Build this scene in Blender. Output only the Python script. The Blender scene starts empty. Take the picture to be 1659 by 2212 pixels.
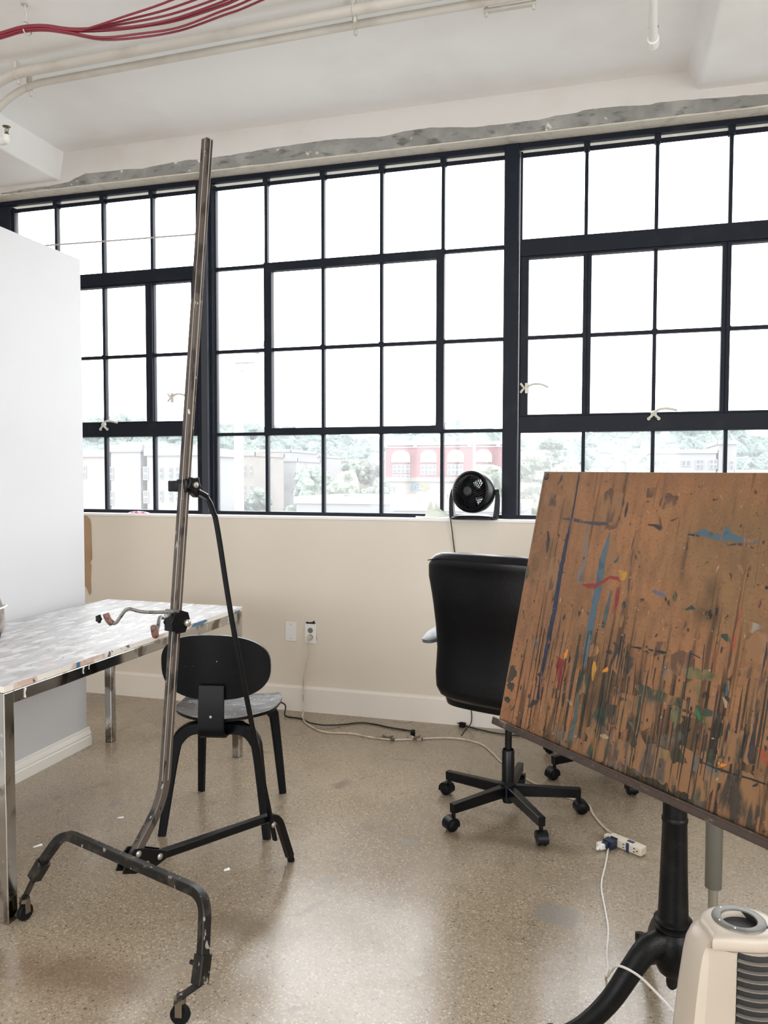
import bpy, bmesh, math, random
from mathutils import Vector, Matrix, Euler, noise
R = math.radians
SC = bpy.context.scene
COL = SC.collection

# ------------------------------------------------------------------ camera, sky, exposure
CH = 1.39363
FPX, YAW, PITCH, ROLL = 1680.0, .2746381, .0433931, .0018884
cy_, sy_ = math.cos(YAW), math.sin(YAW)
FWD = Vector((-sy_*math.cos(PITCH), cy_*math.cos(PITCH), -math.sin(PITCH)))
r_ = Vector((cy_, sy_, 0)); u_ = r_.cross(FWD)
RGT = math.cos(ROLL)*r_ + math.sin(ROLL)*u_
UPV = -math.sin(ROLL)*r_ + math.cos(ROLL)*u_
cam = bpy.data.cameras.new('camera'); co = bpy.data.objects.new('camera', cam); COL.objects.link(co)
cam.sensor_fit = 'VERTICAL'; cam.sensor_height = 24; cam.lens = 24*FPX/2212
cam.clip_start = .05; cam.clip_end = 2000
M = Matrix((RGT, UPV, -FWD)).transposed().to_4x4(); M.translation = Vector((0, 0, CH))
co.matrix_world = M
SC.camera = co

SKY = 7.3
wd = bpy.data.worlds.new('sky'); SC.world = wd; wd.use_nodes = True
wn = wd.node_tree; wn.nodes.clear()
wo = wn.nodes.new('ShaderNodeOutputWorld'); wb = wn.nodes.new('ShaderNodeBackground')
wb.inputs[0].default_value = (.97, .985, 1, 1); wb.inputs[1].default_value = SKY
wn.links.new(wb.outputs[0], wo.inputs[0])
SC.view_settings.view_transform = 'Standard'; SC.view_settings.look = 'None'
SC.view_settings.exposure = 0.0; SC.view_settings.gamma = 1; SC.view_settings.use_curve_mapping = False
SC.cycles.max_bounces = 14; SC.cycles.diffuse_bounces = 8; SC.cycles.glossy_bounces = 5
SC.cycles.transparent_max_bounces = 24; SC.cycles.transmission_bounces = 8
SC.cycles.use_denoising = True; SC.cycles.sample_clamp_indirect = 8
SC.cycles.caustics_reflective = False

def portal(name, loc, rot, sx, sy):
    l = bpy.data.lights.new(name, 'AREA'); l.shape = 'RECTANGLE'; l.size = sx; l.size_y = sy
    l.energy = 1; l.cycles.is_portal = True
    o = bpy.data.objects.new(name, l); COL.objects.link(o); o.location = loc; o.rotation_euler = rot
portal('window_portal', (-1.1, 4.60, 2.2), (R(-90), 0, 0), 5.8, 2.1)
portal('rear_portal', (-1.4, -5.1, 1.95), (R(90), 0, 0), 7.0, 2.3)
portal('side_portal', (3.1, -1.25, 1.95), (R(90), 0, R(90)), 4.9, 2.3)

# ------------------------------------------------------------------ materials
MATS = {}
def mat(name, color, rough=.5, metal=0.0, spec=None, bump=None, mix=None, coat=0):
    """mix: list of (color, scale, lo, hi, detail[, stretch, distortion]) noise layers; bump: (scale, strength)"""
    if name in MATS: return MATS[name]
    m = bpy.data.materials.new(name); m.use_nodes = True; MATS[name] = m
    nt = m.node_tree; b = nt.nodes['Principled BSDF']
    b.inputs['Base Color'].default_value = (*color, 1); b.inputs['Roughness'].default_value = rough
    b.inputs['Metallic'].default_value = metal
    if spec is not None: b.inputs['Specular IOR Level'].default_value = spec
    if coat: b.inputs['Coat Weight'].default_value = coat
    if mix or bump: tc = nt.nodes.new('ShaderNodeTexCoord')
    if mix:
        prev = None
        for L in mix:
            c, sc, lo, hi, det = L[:5]
            st = L[5] if len(L) > 5 else (1, 1, 1); di = L[6] if len(L) > 6 else 0
            mp = nt.nodes.new('ShaderNodeMapping'); mp.inputs['Scale'].default_value = st
            mp.inputs['Location'].default_value = (sc*.37, hi*7, lo*3)
            nt.links.new(tc.outputs['Object'], mp.inputs[0])
            n = nt.nodes.new('ShaderNodeTexNoise'); n.inputs['Scale'].default_value = sc; n.inputs['Detail'].default_value = det
            n.inputs['Distortion'].default_value = di
            nt.links.new(mp.outputs[0], n.inputs['Vector'])
            rp = nt.nodes.new('ShaderNodeMapRange'); rp.inputs['From Min'].default_value = lo; rp.inputs['From Max'].default_value = hi
            nt.links.new(n.outputs['Fac'], rp.inputs['Value'])
            mx = nt.nodes.new('ShaderNodeMix'); mx.data_type = 'RGBA'
            nt.links.new(rp.outputs[0], mx.inputs['Factor'])
            if prev is None: mx.inputs['A'].default_value = (*color, 1)
            else: nt.links.new(prev, mx.inputs['A'])
            mx.inputs['B'].default_value = (*c, 1); prev = mx.outputs['Result']
        nt.links.new(prev, b.inputs['Base Color'])
    if bump:
        n = nt.nodes.new('ShaderNodeTexNoise'); n.inputs['Scale'].default_value = bump[0]; n.inputs['Detail'].default_value = 6
        nt.links.new(tc.outputs['Object'], n.inputs['Vector'])
        bp = nt.nodes.new('ShaderNodeBump'); bp.inputs['Strength'].default_value = bump[1]; bp.inputs['Distance'].default_value = .01
        nt.links.new(n.outputs['Fac'], bp.inputs['Height']); nt.links.new(bp.outputs[0], b.inputs['Normal'])
    return m

ceil_m = mat('painted_concrete', (.89, .895, .895), .55, bump=(9, .25), mix=[((.80, .79, .77), 1.3, .5, .75, 5), ((.30, .27, .24), 38, .80, .84, 2)])
wall_m = mat('cream_wall_paint', (.71, .65, .565), .5, bump=(30, .06), mix=[((.65, .59, .505), 1.1, .5, .8, 4), ((.42, .37, .30), 30, .83, .86, 2)])
lintel_m = mat('lintel_paint', (.62, .60, .58), .6, bump=(14, .3), mix=[((.55, .53, .50), 3, .5, .8, 6), ((.28, .25, .22), 26, .77, .82, 2)])
soffit_m = mat('soffit_paint', (.60, .56, .49), .7, bump=(60, .5), mix=[((.42, .38, .32), 20, .55, .8, 6)])
conc_m = mat('bare_grey_concrete', (.235, .24, .225), .85, bump=(40, .8), mix=[((.34, .34, .32), 6, .45, .65, 6), ((.13, .13, .12), 11, .56, .70, 6, (1, 1, 3)), ((.66, .64, .60), 13, .66, .70, 5)])
part_m = mat('white_partition_paint', (.60, .61, .635), .42, bump=(60, .03), mix=[((.57, .58, .60), 1.2, .45, .8, 3)])
basew_m = mat('white_baseboard', (.80, .79, .75), .45)
baseb_m = mat('cream_baseboard', (.79, .745, .68), .5, bump=(20, .08))
steel_m = mat('dark_window_steel', (.006, .0095, .018), .5, spec=.2, bump=(40, .05), mix=[((.016, .02, .026), 8, .55, .8, 5)])
steel2_m = mat('grey_window_steel', (.04, .046, .06), .45, spec=.3)
sillp_m = mat('white_sill_paint', (.86, .85, .83), .4)
black_m = mat('black_plastic', (.002, .0026, .004), .36, spec=.25)
blackm_m = mat('black_metal', (.002, .0026, .004), .3, metal=.0, spec=.3)
blackl_m = mat('black_leather', (.0012, .0018, .0034), .28, bump=(180, .08), spec=.30)
rubber_m = mat('black_rubber', (.004, .004, .005), .7, spec=.2)
chrome_m = mat('chrome', (.56, .55, .53), .16, metal=1, mix=[((.20, .17, .14), 12, .53, .62, 6, (1, 1, .6)), ((.85, .84, .8), 30, .68, .70, 3, (1, 1, .5))])
bolt_m = mat('dull_bolt_metal', (.42, .40, .36), .4, metal=.8)
mast_m = mat('worn_raw_steel', (.105, .088, .076), .42, metal=.4, mix=[((.085, .07, .062), 2.2, .42, .60, 4, (1, 1, .8)), ((.035, .03, .028), 16, .52, .58, 6, (1, 1, .5)), ((.55, .52, .48), 45, .68, .72, 3, (1, 1, .4)), ((.02, .016, .015), 60, .64, .68, 3, (1, 1, .3))])
dirtys_m = mat('dirty_dark_steel', (.006, .0055, .005), .4, spec=.35, mix=[((.035, .027, .022), 26, .52, .62, 6), ((.26, .23, .20), 55, .64, .67, 4, (1, 1, .5))])
rod_m = mat('grey_bent_rod', (.22, .22, .21), .4, metal=.7, mix=[((.08, .07, .07), 60, .5, .62, 4)])
redtip_m = mat('red_brown_rubber_tip', (.20, .09, .07), .6, mix=[((.05, .045, .04), 90, .5, .6, 4)])
ply_m = mat('black_painted_plywood', (.0018, .0025, .0042), .34, spec=.22, mix=[((.62, .62, .62), 85, .775, .79, 2)])
seat_m = mat('black_paint_splattered_seat', (.02, .022, .025), .34, spec=.6, mix=[((.20, .205, .21), 9, .50, .66, 7, (1, 2.2, 1), 1.2), ((.55, .56, .56), 26, .66, .69, 4, (1, 1.6, 1), 2), ((.80, .80, .78), 95, .72, .74, 2)])
top_m = mat('paint_covered_white_tabletop', (.43, .43, .44), .5, bump=(60, .15), mix=[((.35, .345, .34), 5, .46, .62, 8, (3.2, 1, 1), .6), ((.56, .56, .56), 9, .52, .6, 6, (3, 1, 1)), ((.25, .235, .22), 18, .62, .67, 8, (3, 1, 1), 1.0), ((.50, .42, .40), 7, .63, .72, 6, (3, 1, 1)), ((.10, .10, .10), 60, .76, .78, 3)])
edge_m = mat('stained_table_edge', (.72, .68, .62), .5, mix=[((.55, .40, .34), 9, .52, .60, 5), ((.10, .10, .11), 26, .64, .66, 4), ((.08, .25, .45), 6, .70, .72, 2)])
iron_m = mat('black_cast_iron', (.0025, .003, .0035), .42, spec=.22, bump=(120, .12), mix=[((.012, .011, .010), 14, .5, .7, 5)])
hplast_m = mat('cream_heater_plastic', (.51, .455, .39), .32, mix=[((.46, .40, .33), 3, .5, .8, 3)])
hgrey_m = mat('grey_heater_ring', (.15, .145, .13), .4, mix=[((.10, .095, .09), 40, .5, .7, 4)])
hdark_m = mat('dark_heater_inside', (.02, .02, .02), .6)
hslat_m = mat('grey_heater_slat', (.20, .18, .155), .5)
cord_m = mat('beige_cord', (.62, .56, .46), .55, mix=[((.40, .34, .27), 20, .5, .7, 4)])
wcord_m = mat('white_cord', (.78, .76, .73), .5)
bcord_m = mat('black_cord', (.004, .004, .005), .5)
strip_m = mat('cream_power_strip_plastic', (.72, .66, .55), .4)
navy_m = mat('dark_blue_plug_plastic', (.012, .02, .05), .4)
plate_m = mat('white_plate_plastic', (.80, .80, .80), .35)
hole_m = mat('dark_hole', (.015, .013, .012), .8)
brown_m = mat('brown_cardboard', (.42, .28, .17), .8, mix=[((.36, .24, .145), 4, .5, .7, 4)])
pipe_m = mat('white_painted_pipe', (.60, .575, .53), .5, mix=[((.50, .47, .42), 5, .5, .7, 4)])
pipe2_m = mat('glossy_white_pipe', (.82, .82, .80), .3)
brass_m = mat('brass_sprinkler_metal', (.22, .17, .10), .35, metal=.8)
red_m = mat('dark_red_cable_jacket', (.21, .014, .03), .4)
bag_m = mat('brown_grey_cloth', (.22, .19, .17), .8, bump=(70, .5), mix=[((.36, .32, .30), 12, .5, .62, 5), ((.09, .08, .075), 16, .6, .7, 5)])
white_m = mat('white_paper', (.85, .85, .84), .7)
pgreen_m = mat('pale_green_paper', (.72, .78, .70), .7)
pink_m = mat('pink_spotted_cloth', (.85, .82, .82), .7, mix=[((.80, .12, .38), 34, .48, .56, 3)])
handle_m = mat('cream_latch_metal', (.62, .60, .54), .4)
wire_m = mat('silver_wire', (.55, .53, .55), .4, metal=.6)
tleg_m = mat('grey_powder_coated_leg', (.16, .155, .13), .5)
desk_m = mat('pale_desktop', (.55, .50, .42), .5)
stonetrim_m = mat('pale_stone', (.55, .53, .50), .8)

# window glass: mostly clear; washed-out haze of the view put in as pale translucency
gl = bpy.data.materials.new('haze_veil_glass'); gl.use_nodes = True; nt = gl.node_tree; nt.nodes.clear()
o_ = nt.nodes.new('ShaderNodeOutputMaterial'); tr = nt.nodes.new('ShaderNodeBsdfTransparent'); tl = nt.nodes.new('ShaderNodeBsdfTranslucent')
gg = nt.nodes.new('ShaderNodeBsdfGlossy'); gg.inputs['Roughness'].default_value = .05
tl.inputs[0].default_value = (.95, .97, 1, 1)
m1 = nt.nodes.new('ShaderNodeMixShader'); m1.inputs[0].default_value = .10
m2 = nt.nodes.new('ShaderNodeMixShader'); m2.inputs[0].default_value = .04
nt.links.new(tr.outputs[0], m1.inputs[1]); nt.links.new(tl.outputs[0], m1.inputs[2])
nt.links.new(m1.outputs[0], m2.inputs[1]); nt.links.new(gg.outputs[0], m2.inputs[2]); nt.links.new(m2.outputs[0], o_.inputs[0])

# polished terrazzo-like concrete floor
def floor_material():
    m = bpy.data.materials.new('polished_speckled_concrete'); m.use_nodes = True; nt = m.node_tree; b = nt.nodes['Principled BSDF']
    N = nt.nodes.new; Lk = nt.links.new
    tc = N('ShaderNodeTexCoord')
    def noise_(sc, det, dist=0, off=0):
        mp = N('ShaderNodeMapping'); mp.inputs['Location'].default_value = (off, off*.7, 0); Lk(tc.outputs['Object'], mp.inputs[0])
        n = N('ShaderNodeTexNoise'); n.inputs['Scale'].default_value = sc; n.inputs['Detail'].default_value = det; n.inputs['Distortion'].default_value = dist
        Lk(mp.outputs[0], n.inputs['Vector']); return n.outputs['Fac']
    def rng(v, a, c, lo=0, hi=1):
        r = N('ShaderNodeMapRange'); r.inputs['From Min'].default_value = a; r.inputs['From Max'].default_value = c
        r.inputs['To Min'].default_value = lo; r.inputs['To Max'].default_value = hi; Lk(v, r.inputs['Value']); return r.outputs[0]
    def mixc(f, A, B):
        x = N('ShaderNodeMix'); x.data_type = 'RGBA'; Lk(f, x.inputs['Factor'])
        if isinstance(A, tuple): x.inputs['A'].default_value = (*A, 1)
        else: Lk(A, x.inputs['A'])
        x.inputs['B'].default_value = (*B, 1); return x.outputs['Result']
    def vor(sc, off):
        mp = N('ShaderNodeMapping'); mp.inputs['Location'].default_value = (off, off, 0); Lk(tc.outputs['Object'], mp.inputs[0])
        v = N('ShaderNodeTexVoronoi'); v.inputs['Scale'].default_value = sc; Lk(mp.outputs[0], v.inputs['Vector'])
        s = N('ShaderNodeSeparateColor'); Lk(v.outputs['Color'], s.inputs[0]); return v.outputs['Distance'], s.outputs[0], s.outputs[1]
    def mul(a, c):
        x = N('ShaderNodeMath'); x.operation = 'MULTIPLY'; Lk(a, x.inputs[0])
        if isinstance(c, float): x.inputs[1].default_value = c
        else: Lk(c, x.inputs[1])
        return x.outputs[0]
    c = mixc(rng(noise_(1.4, 6, .4), .35, .7), (.385, .312, .222), (.275, .218, .152))
    c = mixc(rng(noise_(.9, 4, .3, 7), .52, .72), c, (.205, .15, .098))
    c = mixc(rng(noise_(90, 5), .42, .7), c, (.25, .20, .145))
    d, ra, rb = vor(150, 0)
    f = mul(rng(d, .55, .35), rng(ra, .64, .68)); c = mixc(mul(f, .72), c, (.52, .45, .34))
    f = mul(rng(d, .48, .28), rng(rb, .80, .84)); c = mixc(mul(f, .85), c, (.12, .09, .065))
    d, ra, rb = vor(62, 3.3)
    f = mul(rng(d, .30, .14), rng(ra, .80, .84)); c = mixc(mul(f, .65), c, (.58, .52, .42))
    f = mul(rng(d, .28, .16), rng(rb, .84, .88)); c = mixc(mul(f, .85), c, (.07, .05, .035))
    f = mul(rng(noise_(5.5, 8, .6, 3), .63, .70), rng(noise_(1.2, 3, 0, 9), .42, .55)); c = mixc(mul(f, .6), c, (.14, .11, .08))
    # grey filler patches left on the slab, each with a ragged edge
    for (x, y, rx, ry) in [(-.13, 2.49, .085, .07), (-.695, 2.84, .045, .03), (-1.995, 2.83, .035, .03), (-.9, 2.5, .03, .02)]:  # small
        sp = N('ShaderNodeVectorMath'); sp.operation = 'SUBTRACT'; Lk(tc.outputs['Object'], sp.inputs[0]); sp.inputs[1].default_value = (x, y, 0)
        dv = N('ShaderNodeVectorMath'); dv.operation = 'DIVIDE'; Lk(sp.outputs[0], dv.inputs[0]); dv.inputs[1].default_value = (rx, ry, 1)
        ln = N('ShaderNodeVectorMath'); ln.operation = 'LENGTH'; Lk(dv.outputs[0], ln.inputs[0])
        ad = N('ShaderNodeMath'); ad.operation = 'MULTIPLY_ADD'; Lk(noise_(22, 4), ad.inputs[0]); ad.inputs[1].default_value = 1.6; Lk(ln.outputs['Value'], ad.inputs[2])
        c = mixc(mul(rng(ad.outputs[0], 1.78, 1.66), .75), c, (.24, .225, .20))
    for (x, y, rx, ry, col) in [(-1.42, 1.80, .30, .11, (.16, .095, .05)), (-1.05, 2.15, .22, .08, (.17, .12, .07)), (-.30, 2.95, .32, .05, (.17, .13, .085))]:   # brown dirt stains
        sp = N('ShaderNodeVectorMath'); sp.operation = 'SUBTRACT'; Lk(tc.outputs['Object'], sp.inputs[0]); sp.inputs[1].default_value = (x, y, 0)
        dv = N('ShaderNodeVectorMath'); dv.operation = 'DIVIDE'; Lk(sp.outputs[0], dv.inputs[0]); dv.inputs[1].default_value = (rx, ry, 1)
        ln = N('ShaderNodeVectorMath'); ln.operation = 'LENGTH'; Lk(dv.outputs[0], ln.inputs[0])
        ad = N('ShaderNodeMath'); ad.operation = 'MULTIPLY_ADD'; Lk(noise_(6, 5), ad.inputs[0]); ad.inputs[1].default_value = 1.4; Lk(ln.outputs['Value'], ad.inputs[2])
        c = mixc(mul(rng(ad.outputs[0], 1.9, 1.0), .6), c, col)
    Lk(c, b.inputs['Base Color'])
    rr = rng(noise_(3.0, 6, .5, 2), .3, .75, .19, .34); Lk(rr, b.inputs['Roughness'])
    b.inputs['Specular IOR Level'].default_value = .85
    bp = N('ShaderNodeBump'); bp.inputs['Strength'].default_value = .10; bp.inputs['Distance'].default_value = .004
    Lk(noise_(28, 8), bp.inputs['Height']); Lk(bp.outputs[0], b.inputs['Normal'])
    return m
floor_m = floor_material()

# ------------------------------------------------------------------ mesh helpers
class MB:
    def __init__(s): s.v = []; s.f = []; s.m = []; s.cur = 0
    def add(s, vs, fs):
        k = len(s.v); s.v += [tuple(v) for v in vs]; s.f += [[i+k for i in f] for f in fs]; s.m += [s.cur]*len(fs); return s
    def box(s, c, d, rot=None):
        x, y, z = [a/2 for a in d]
        P = [Vector(p) for p in [(-x,-y,-z),(x,-y,-z),(x,y,-z),(-x,y,-z),(-x,-y,z),(x,-y,z),(x,y,z),(-x,y,z)]]
        if rot is not None:
            mm = rot if isinstance(rot, Matrix) else Euler(rot).to_matrix()
            P = [mm @ p for p in P]
        return s.add([p+Vector(c) for p in P], [(0,3,2,1),(4,5,6,7),(0,1,5,4),(1,2,6,5),(2,3,7,6),(3,0,4,7)])
    def bx(s, x0, x1, y0, y1, z0, z1):
        return s.box(((x0+x1)/2, (y0+y1)/2, (z0+z1)/2), (abs(x1-x0), abs(y1-y0), abs(z1-z0)))
    def rings(s, rings, close=True, caps=True):
        n = len(rings[0]); vs = [p for r in rings for p in r]; fs = []
        for i in range(len(rings)-1):
            for j in range(n if close else n-1):
                a = i*n+j; b = i*n+(j+1) % n; fs.append((a, b, b+n, a+n))
        if caps and close:
            fs.append(tuple(range(n-1, -1, -1))); k = (len(rings)-1)*n; fs.append(tuple(range(k, k+n)))
        return s.add(vs, fs)
    def lathe(s, prof, c=(0,0,0), n=32, axis=None, caps=False):
        """prof: (radius, height) pairs about +Z, or about axis (a Vector)"""
        q = Matrix.Identity(3) if axis is None else Vector((0,0,1)).rotation_difference(Vector(axis)).to_matrix()
        rr = [[q @ Vector((r*math.cos(2*math.pi*k/n), r*math.sin(2*math.pi*k/n), h)) + Vector(c) for k in range(n)] for r, h in prof]
        return s.rings(rr, True, caps)
    def cyl(s, a, b, r, r2=None, n=16):
        a, b = Vector(a), Vector(b); L = (b-a).length
        return s.lathe([(r, 0), (r if r2 is None else r2, L)], a, n, b-a, True)
    def sweep(s, path, sec, up=(0,0,1), scale=None, close=False):
        """sec: list of (a,b) offsets in the (side, up) frame carried along path"""
        P = [Vector(p) for p in path]; n = len(P); rings = []; U = Vector(up)
        side = None
        for i in range(n):
            t = (P[min(i+1, n-1)]-P[max(i-1, 0)]).normalized()
            if side is None:
                side = t.cross(U)
                if side.length < 1e-4: side = t.cross(Vector((1,0,0)))
                side.normalize()
            else:
                side = (side - t*side.dot(t)).normalized()
            up2 = side.cross(t); k = 1 if scale is None else scale[i]
            # keep the width through sharp turns
            rings.append([P[i] + side*(a*k) + up2*(b*k) for a, b in sec])
        return s.rings(rings)
    def tube(s, path, r, n=10, scale=None, up=(0,0,1)):
        return s.sweep(path, [(r*math.cos(2*math.pi*k/n), r*math.sin(2*math.pi*k/n)) for k in range(n)], up, scale)
    def bar(s, path, w, h, up=(0,0,1), scale=None, ch=.12):
        c = min(w, h)*ch; x, y = w/2, h/2
        return s.sweep(path, [(x-c,-y),(x,-y+c),(x,y-c),(x-c,y),(-x+c,y),(-x,y-c),(-x,-y+c),(-x+c,-y)], up, scale)
    def prism(s, poly, ext, frame=None):
        """poly: list of (x,y) extruded from z=0..ext in frame (Matrix 4x4)"""
        n = len(poly); F = frame or Matrix.Identity(4)
        vs = [F @ Vector((x, y, 0)) for x, y in poly] + [F @ Vector((x, y, ext)) for x, y in poly]
        fs = [tuple(range(n-1, -1, -1)), tuple(range(n, 2*n))] + [(i, (i+1) % n, (i+1) % n+n, i+n) for i in range(n)]
        return s.add(vs, fs)
    def build(s, name, m, parent=None, bevel=0, smooth=True, angle=35, seg=2, loc=None, rotz=0):
        me = bpy.data.meshes.new(name); me.from_pydata(s.v, [], s.f)
        for mm in (m if isinstance(m, (list, tuple)) else [m]): me.materials.append(mm)
        for p, k in zip(me.polygons, s.m): p.material_index = k
        bm = bmesh.new(); bm.from_mesh(me); bmesh.ops.recalc_face_normals(bm, faces=bm.faces); bm.to_mesh(me); bm.free()
        if smooth:
            me.polygons.foreach_set('use_smooth', [True]*len(me.polygons))
            me.set_sharp_from_angle(angle=R(angle))
        me.update()
        o = bpy.data.objects.new(name, me); COL.objects.link(o)
        if parent: o.parent = parent
        if loc: o.location = loc
        if rotz: o.rotation_euler.z = rotz
        if bevel:
            b = o.modifiers.new('bevel', 'BEVEL'); b.width = bevel; b.segments = seg; b.limit_method = 'ANGLE'; b.angle_limit = R(40); b.harden_normals = False
        return o

def fillet(pts, rad, n=6):
    P = [Vector(p) for p in pts]; out = [P[0]]
    for i in range(1, len(P)-1):
        r = rad[i] if isinstance(rad, (list, tuple)) else rad
        a = (P[i-1]-P[i]); b = (P[i+1]-P[i]); d = min(r, a.length*.48, b.length*.48)
        p0 = P[i]+a.normalized()*d; p2 = P[i]+b.normalized()*d
        for k in range(n+1):
            t = k/n; out.append(p0*(1-t)**2 + P[i]*2*t*(1-t) + p2*t*t)
    out.append(P[-1]); return out

def spline(pts, n=6):
    P = [Vector(p) for p in pts]; out = []
    for i in range(len(P)-1):
        p0 = P[max(i-1, 0)]; p1 = P[i]; p2 = P[i+1]; p3 = P[min(i+2, len(P)-1)]
        for k in range(n):
            t = k/n
            out.append(.5*((2*p1) + (p2-p0)*t + (2*p0-5*p1+4*p2-p3)*t*t + (3*p1-p0-3*p2+p3)*t**3))
    out.append(P[-1]); return out

def thing(name, label, cat, loc=(0,0,0), rotz=0, group=None):
    o = bpy.data.objects.new(name, None); COL.objects.link(o); o.empty_display_size = .1
    o.location = loc; o.rotation_euler = (0, 0, rotz); o['label'] = label; o['category'] = cat
    if group: o['group'] = group
    return o
def tag(o, label, cat, group=None, kind=None):
    o['label'] = label; o['category'] = cat
    if group: o['group'] = group
    if kind: o['kind'] = kind
    return o
def struct(o, label=None):
    o['kind'] = 'structure'
    if label: o['label'] = label
    return o
def copy_tree(o, parent=None):
    c = o.copy(); COL.objects.link(c)
    if parent: c.parent = parent
    for ch in list(o.children): copy_tree(ch, c)
    return c
def superellipse(a, b, e, n):
    out = []
    for k in range(n):
        t = 2*math.pi*k/n; c, s = math.cos(t), math.sin(t)
        out.append((a*math.copysign(abs(c)**(2/e), c), b*math.copysign(abs(s)**(2/e), s)))
    return out

# ------------------------------------------------------------------ the room
ZC = 3.462                        # ceiling slab
XL, XR, YR = -6.0, 3.0, -5.0      # side walls and the wall behind the camera
WY = 4.41                         # window plane; the wall below it stands proud at y = 4.30

fl = MB().bx(XL-.2, XR+.2, YR-.2, 4.62, -.2, 0).build('floor', floor_m, smooth=False); struct(fl, 'polished speckled brown concrete floor')
cl = MB().bx(XL-.2, XR+.2, YR-.2, 4.62, ZC, ZC+.25).build('ceiling', ceil_m, smooth=False); struct(cl, 'white painted concrete ceiling slab')
# wall with the windows: below, above and at both sides of the opening
wb_ = MB()
wb_.bx(XL, XR, 4.30, 4.60, 0, 1.166)
wb_.bx(XL, -3.93, 4.30, 4.60, 1.166, 3.24); wb_.bx(1.75, XR, 4.30, 4.60, 1.166, 3.24)
wbo = wb_.build('wall_back', wall_m, smooth=False); struct(wbo, 'cream painted wall below the steel windows')
lt = MB(); lt.bx(XL, XR, 4.30, 4.60, 3.245, ZC+.05); lt.cur = 1; lt.bx(XL, XR, 4.301, 4.60, 3.236, 3.2449)
lt.cur = 2   # bare grey concrete strip along the bottom of the lintel, with a ragged upper edge
TOP = [(-6, 3.25), (-3.827, 3.251), (-3.682, 3.255), (-3.468, 3.263), (-3.294, 3.272), (-3.173, 3.312), (-3.072, 3.31), (-2.79, 3.301), (-2.565, 3.314), (-2.376, 3.313), (-2.252, 3.313), (-1.98, 3.321), (-1.746, 3.332), (-1.574, 3.332), (-1.379, 3.322), (-1.217, 3.317), (-1.109, 3.33), (-.951, 3.334), (-.705, 3.302), (-.567, 3.306), (-.37, 3.302), (-.273, 3.312), (-.083, 3.324), (.204, 3.312), (.238, 3.319), (.758, 3.294), (1.3, 3.31), (3, 3.30)]
def interp(tab, x):
    for (a, b), (c, d) in zip(tab, tab[1:]):
        if a <= x <= c: return b+(d-b)*(x-a)/(c-a)
    return tab[-1][1]
n_ = 700; vs = []; fs = []
for i in range(n_+1):
    x = -4.2+(7.1)*i/n_; zt = interp(TOP, x)+.006*noise.fractal(Vector((x*6, 1.3, 0)), .8, 2.2, 5); zb = 3.2445+.004*noise.noise(Vector((x*7, 9, 0)))
    zt = max(zt, zb+.002)
    vs += [(x, 4.2985, zb), (x, 4.2975, zt), (x, 4.3002, zt+.003), (x, 4.3002, zb-.001)]
for i in range(n_):
    k = i*4; fs += [(k, k+4, k+5, k+1), (k+1, k+5, k+6, k+2), (k+3, k+7, k+4, k)]
lt.add(vs, fs)
lto = lt.build('wall_above_window', [lintel_m, soffit_m, conc_m], smooth=False); struct(lto, 'white painted lintel with a bare grey concrete strip')
sl = MB(); sl.bx(-3.93, 1.75, 4.292, 4.45, 1.150, 1.1665); slo = sl.build('trim_1', sillp_m, bevel=.003, smooth=False); struct(slo, 'white painted window sill')
struct(MB().bx(XL-.2, XL, YR, 4.6, 0, ZC).build('wall_left', wall_m, smooth=False))
rw = MB()      # right wall, with unseen openings added to let fill light into the room
rw.bx(XR, XR+.2, YR, 4.6, 0, .85); rw.bx(XR, XR+.2, YR, 4.6, 3.1, ZC); rw.bx(XR, XR+.2, YR, -3.7, .85, 3.1); rw.bx(XR, XR+.2, 1.2, 4.6, .85, 3.1); rw.bx(XR, XR+.2, -1.8, -1.6, .85, 3.1)
struct(rw.build('wall_right', wall_m, smooth=False))
# wall behind the camera, its row of openings added out of view for fill light
rw = MB(); rw.bx(XL, XR, YR-.2, YR, 0, .85); rw.bx(XL, XR, YR-.2, YR, 3.1, ZC); rw.bx(XL, -4.9, YR-.2, YR, .85, 3.1); rw.bx(1.2, XR, YR-.2, YR, .85, 3.1)
for x in (-3.4, -1.9, -.3): rw.bx(x-.08, x+.08, YR-.2, YR, .85, 3.1)
struct(rw.build('wall_front', wall_m, smooth=False))
# two downstand beams running from the window wall across the room
def beam(x0, x1, z, taper0, taper1, name):
    m = MB(); vs = []
    for y in (YR, 4.32):
        vs += [(x0-taper0, y, ZC+.02), (x1+taper1, y, ZC+.02), (x1, y, z), (x0, y, z)]
    m.add(vs, [(0,1,2,3),(7,6,5,4),(0,4,5,1),(1,5,6,2),(2,6,7,3),(3,7,4,0)])
    return struct(m.build(name, ceil_m, bevel=.012, smooth=False), 'white painted concrete ceiling beam')
beam(-4.6, -3.365, 3.288, 0, .035, 'trim_2')
beam(.434, 1.7, 3.357, .06, .06, 'trim_3')
# baseboards
bb = MB(); bb.add(*[[(x, y, z) for x in (XL, XR) for (y, z) in ((4.30, 0), (4.288, 0), (4.286, .138), (4.292, .150), (4.30, .153))], [(0,1,6,5),(1,2,7,6),(2,3,8,7),(3,4,9,8),(4,3,2,1,0),(5,6,7,8,9)]])
struct(bb.build('baseboard_back', baseb_m, smooth=False), 'low cream baseboard under the windows')

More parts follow.
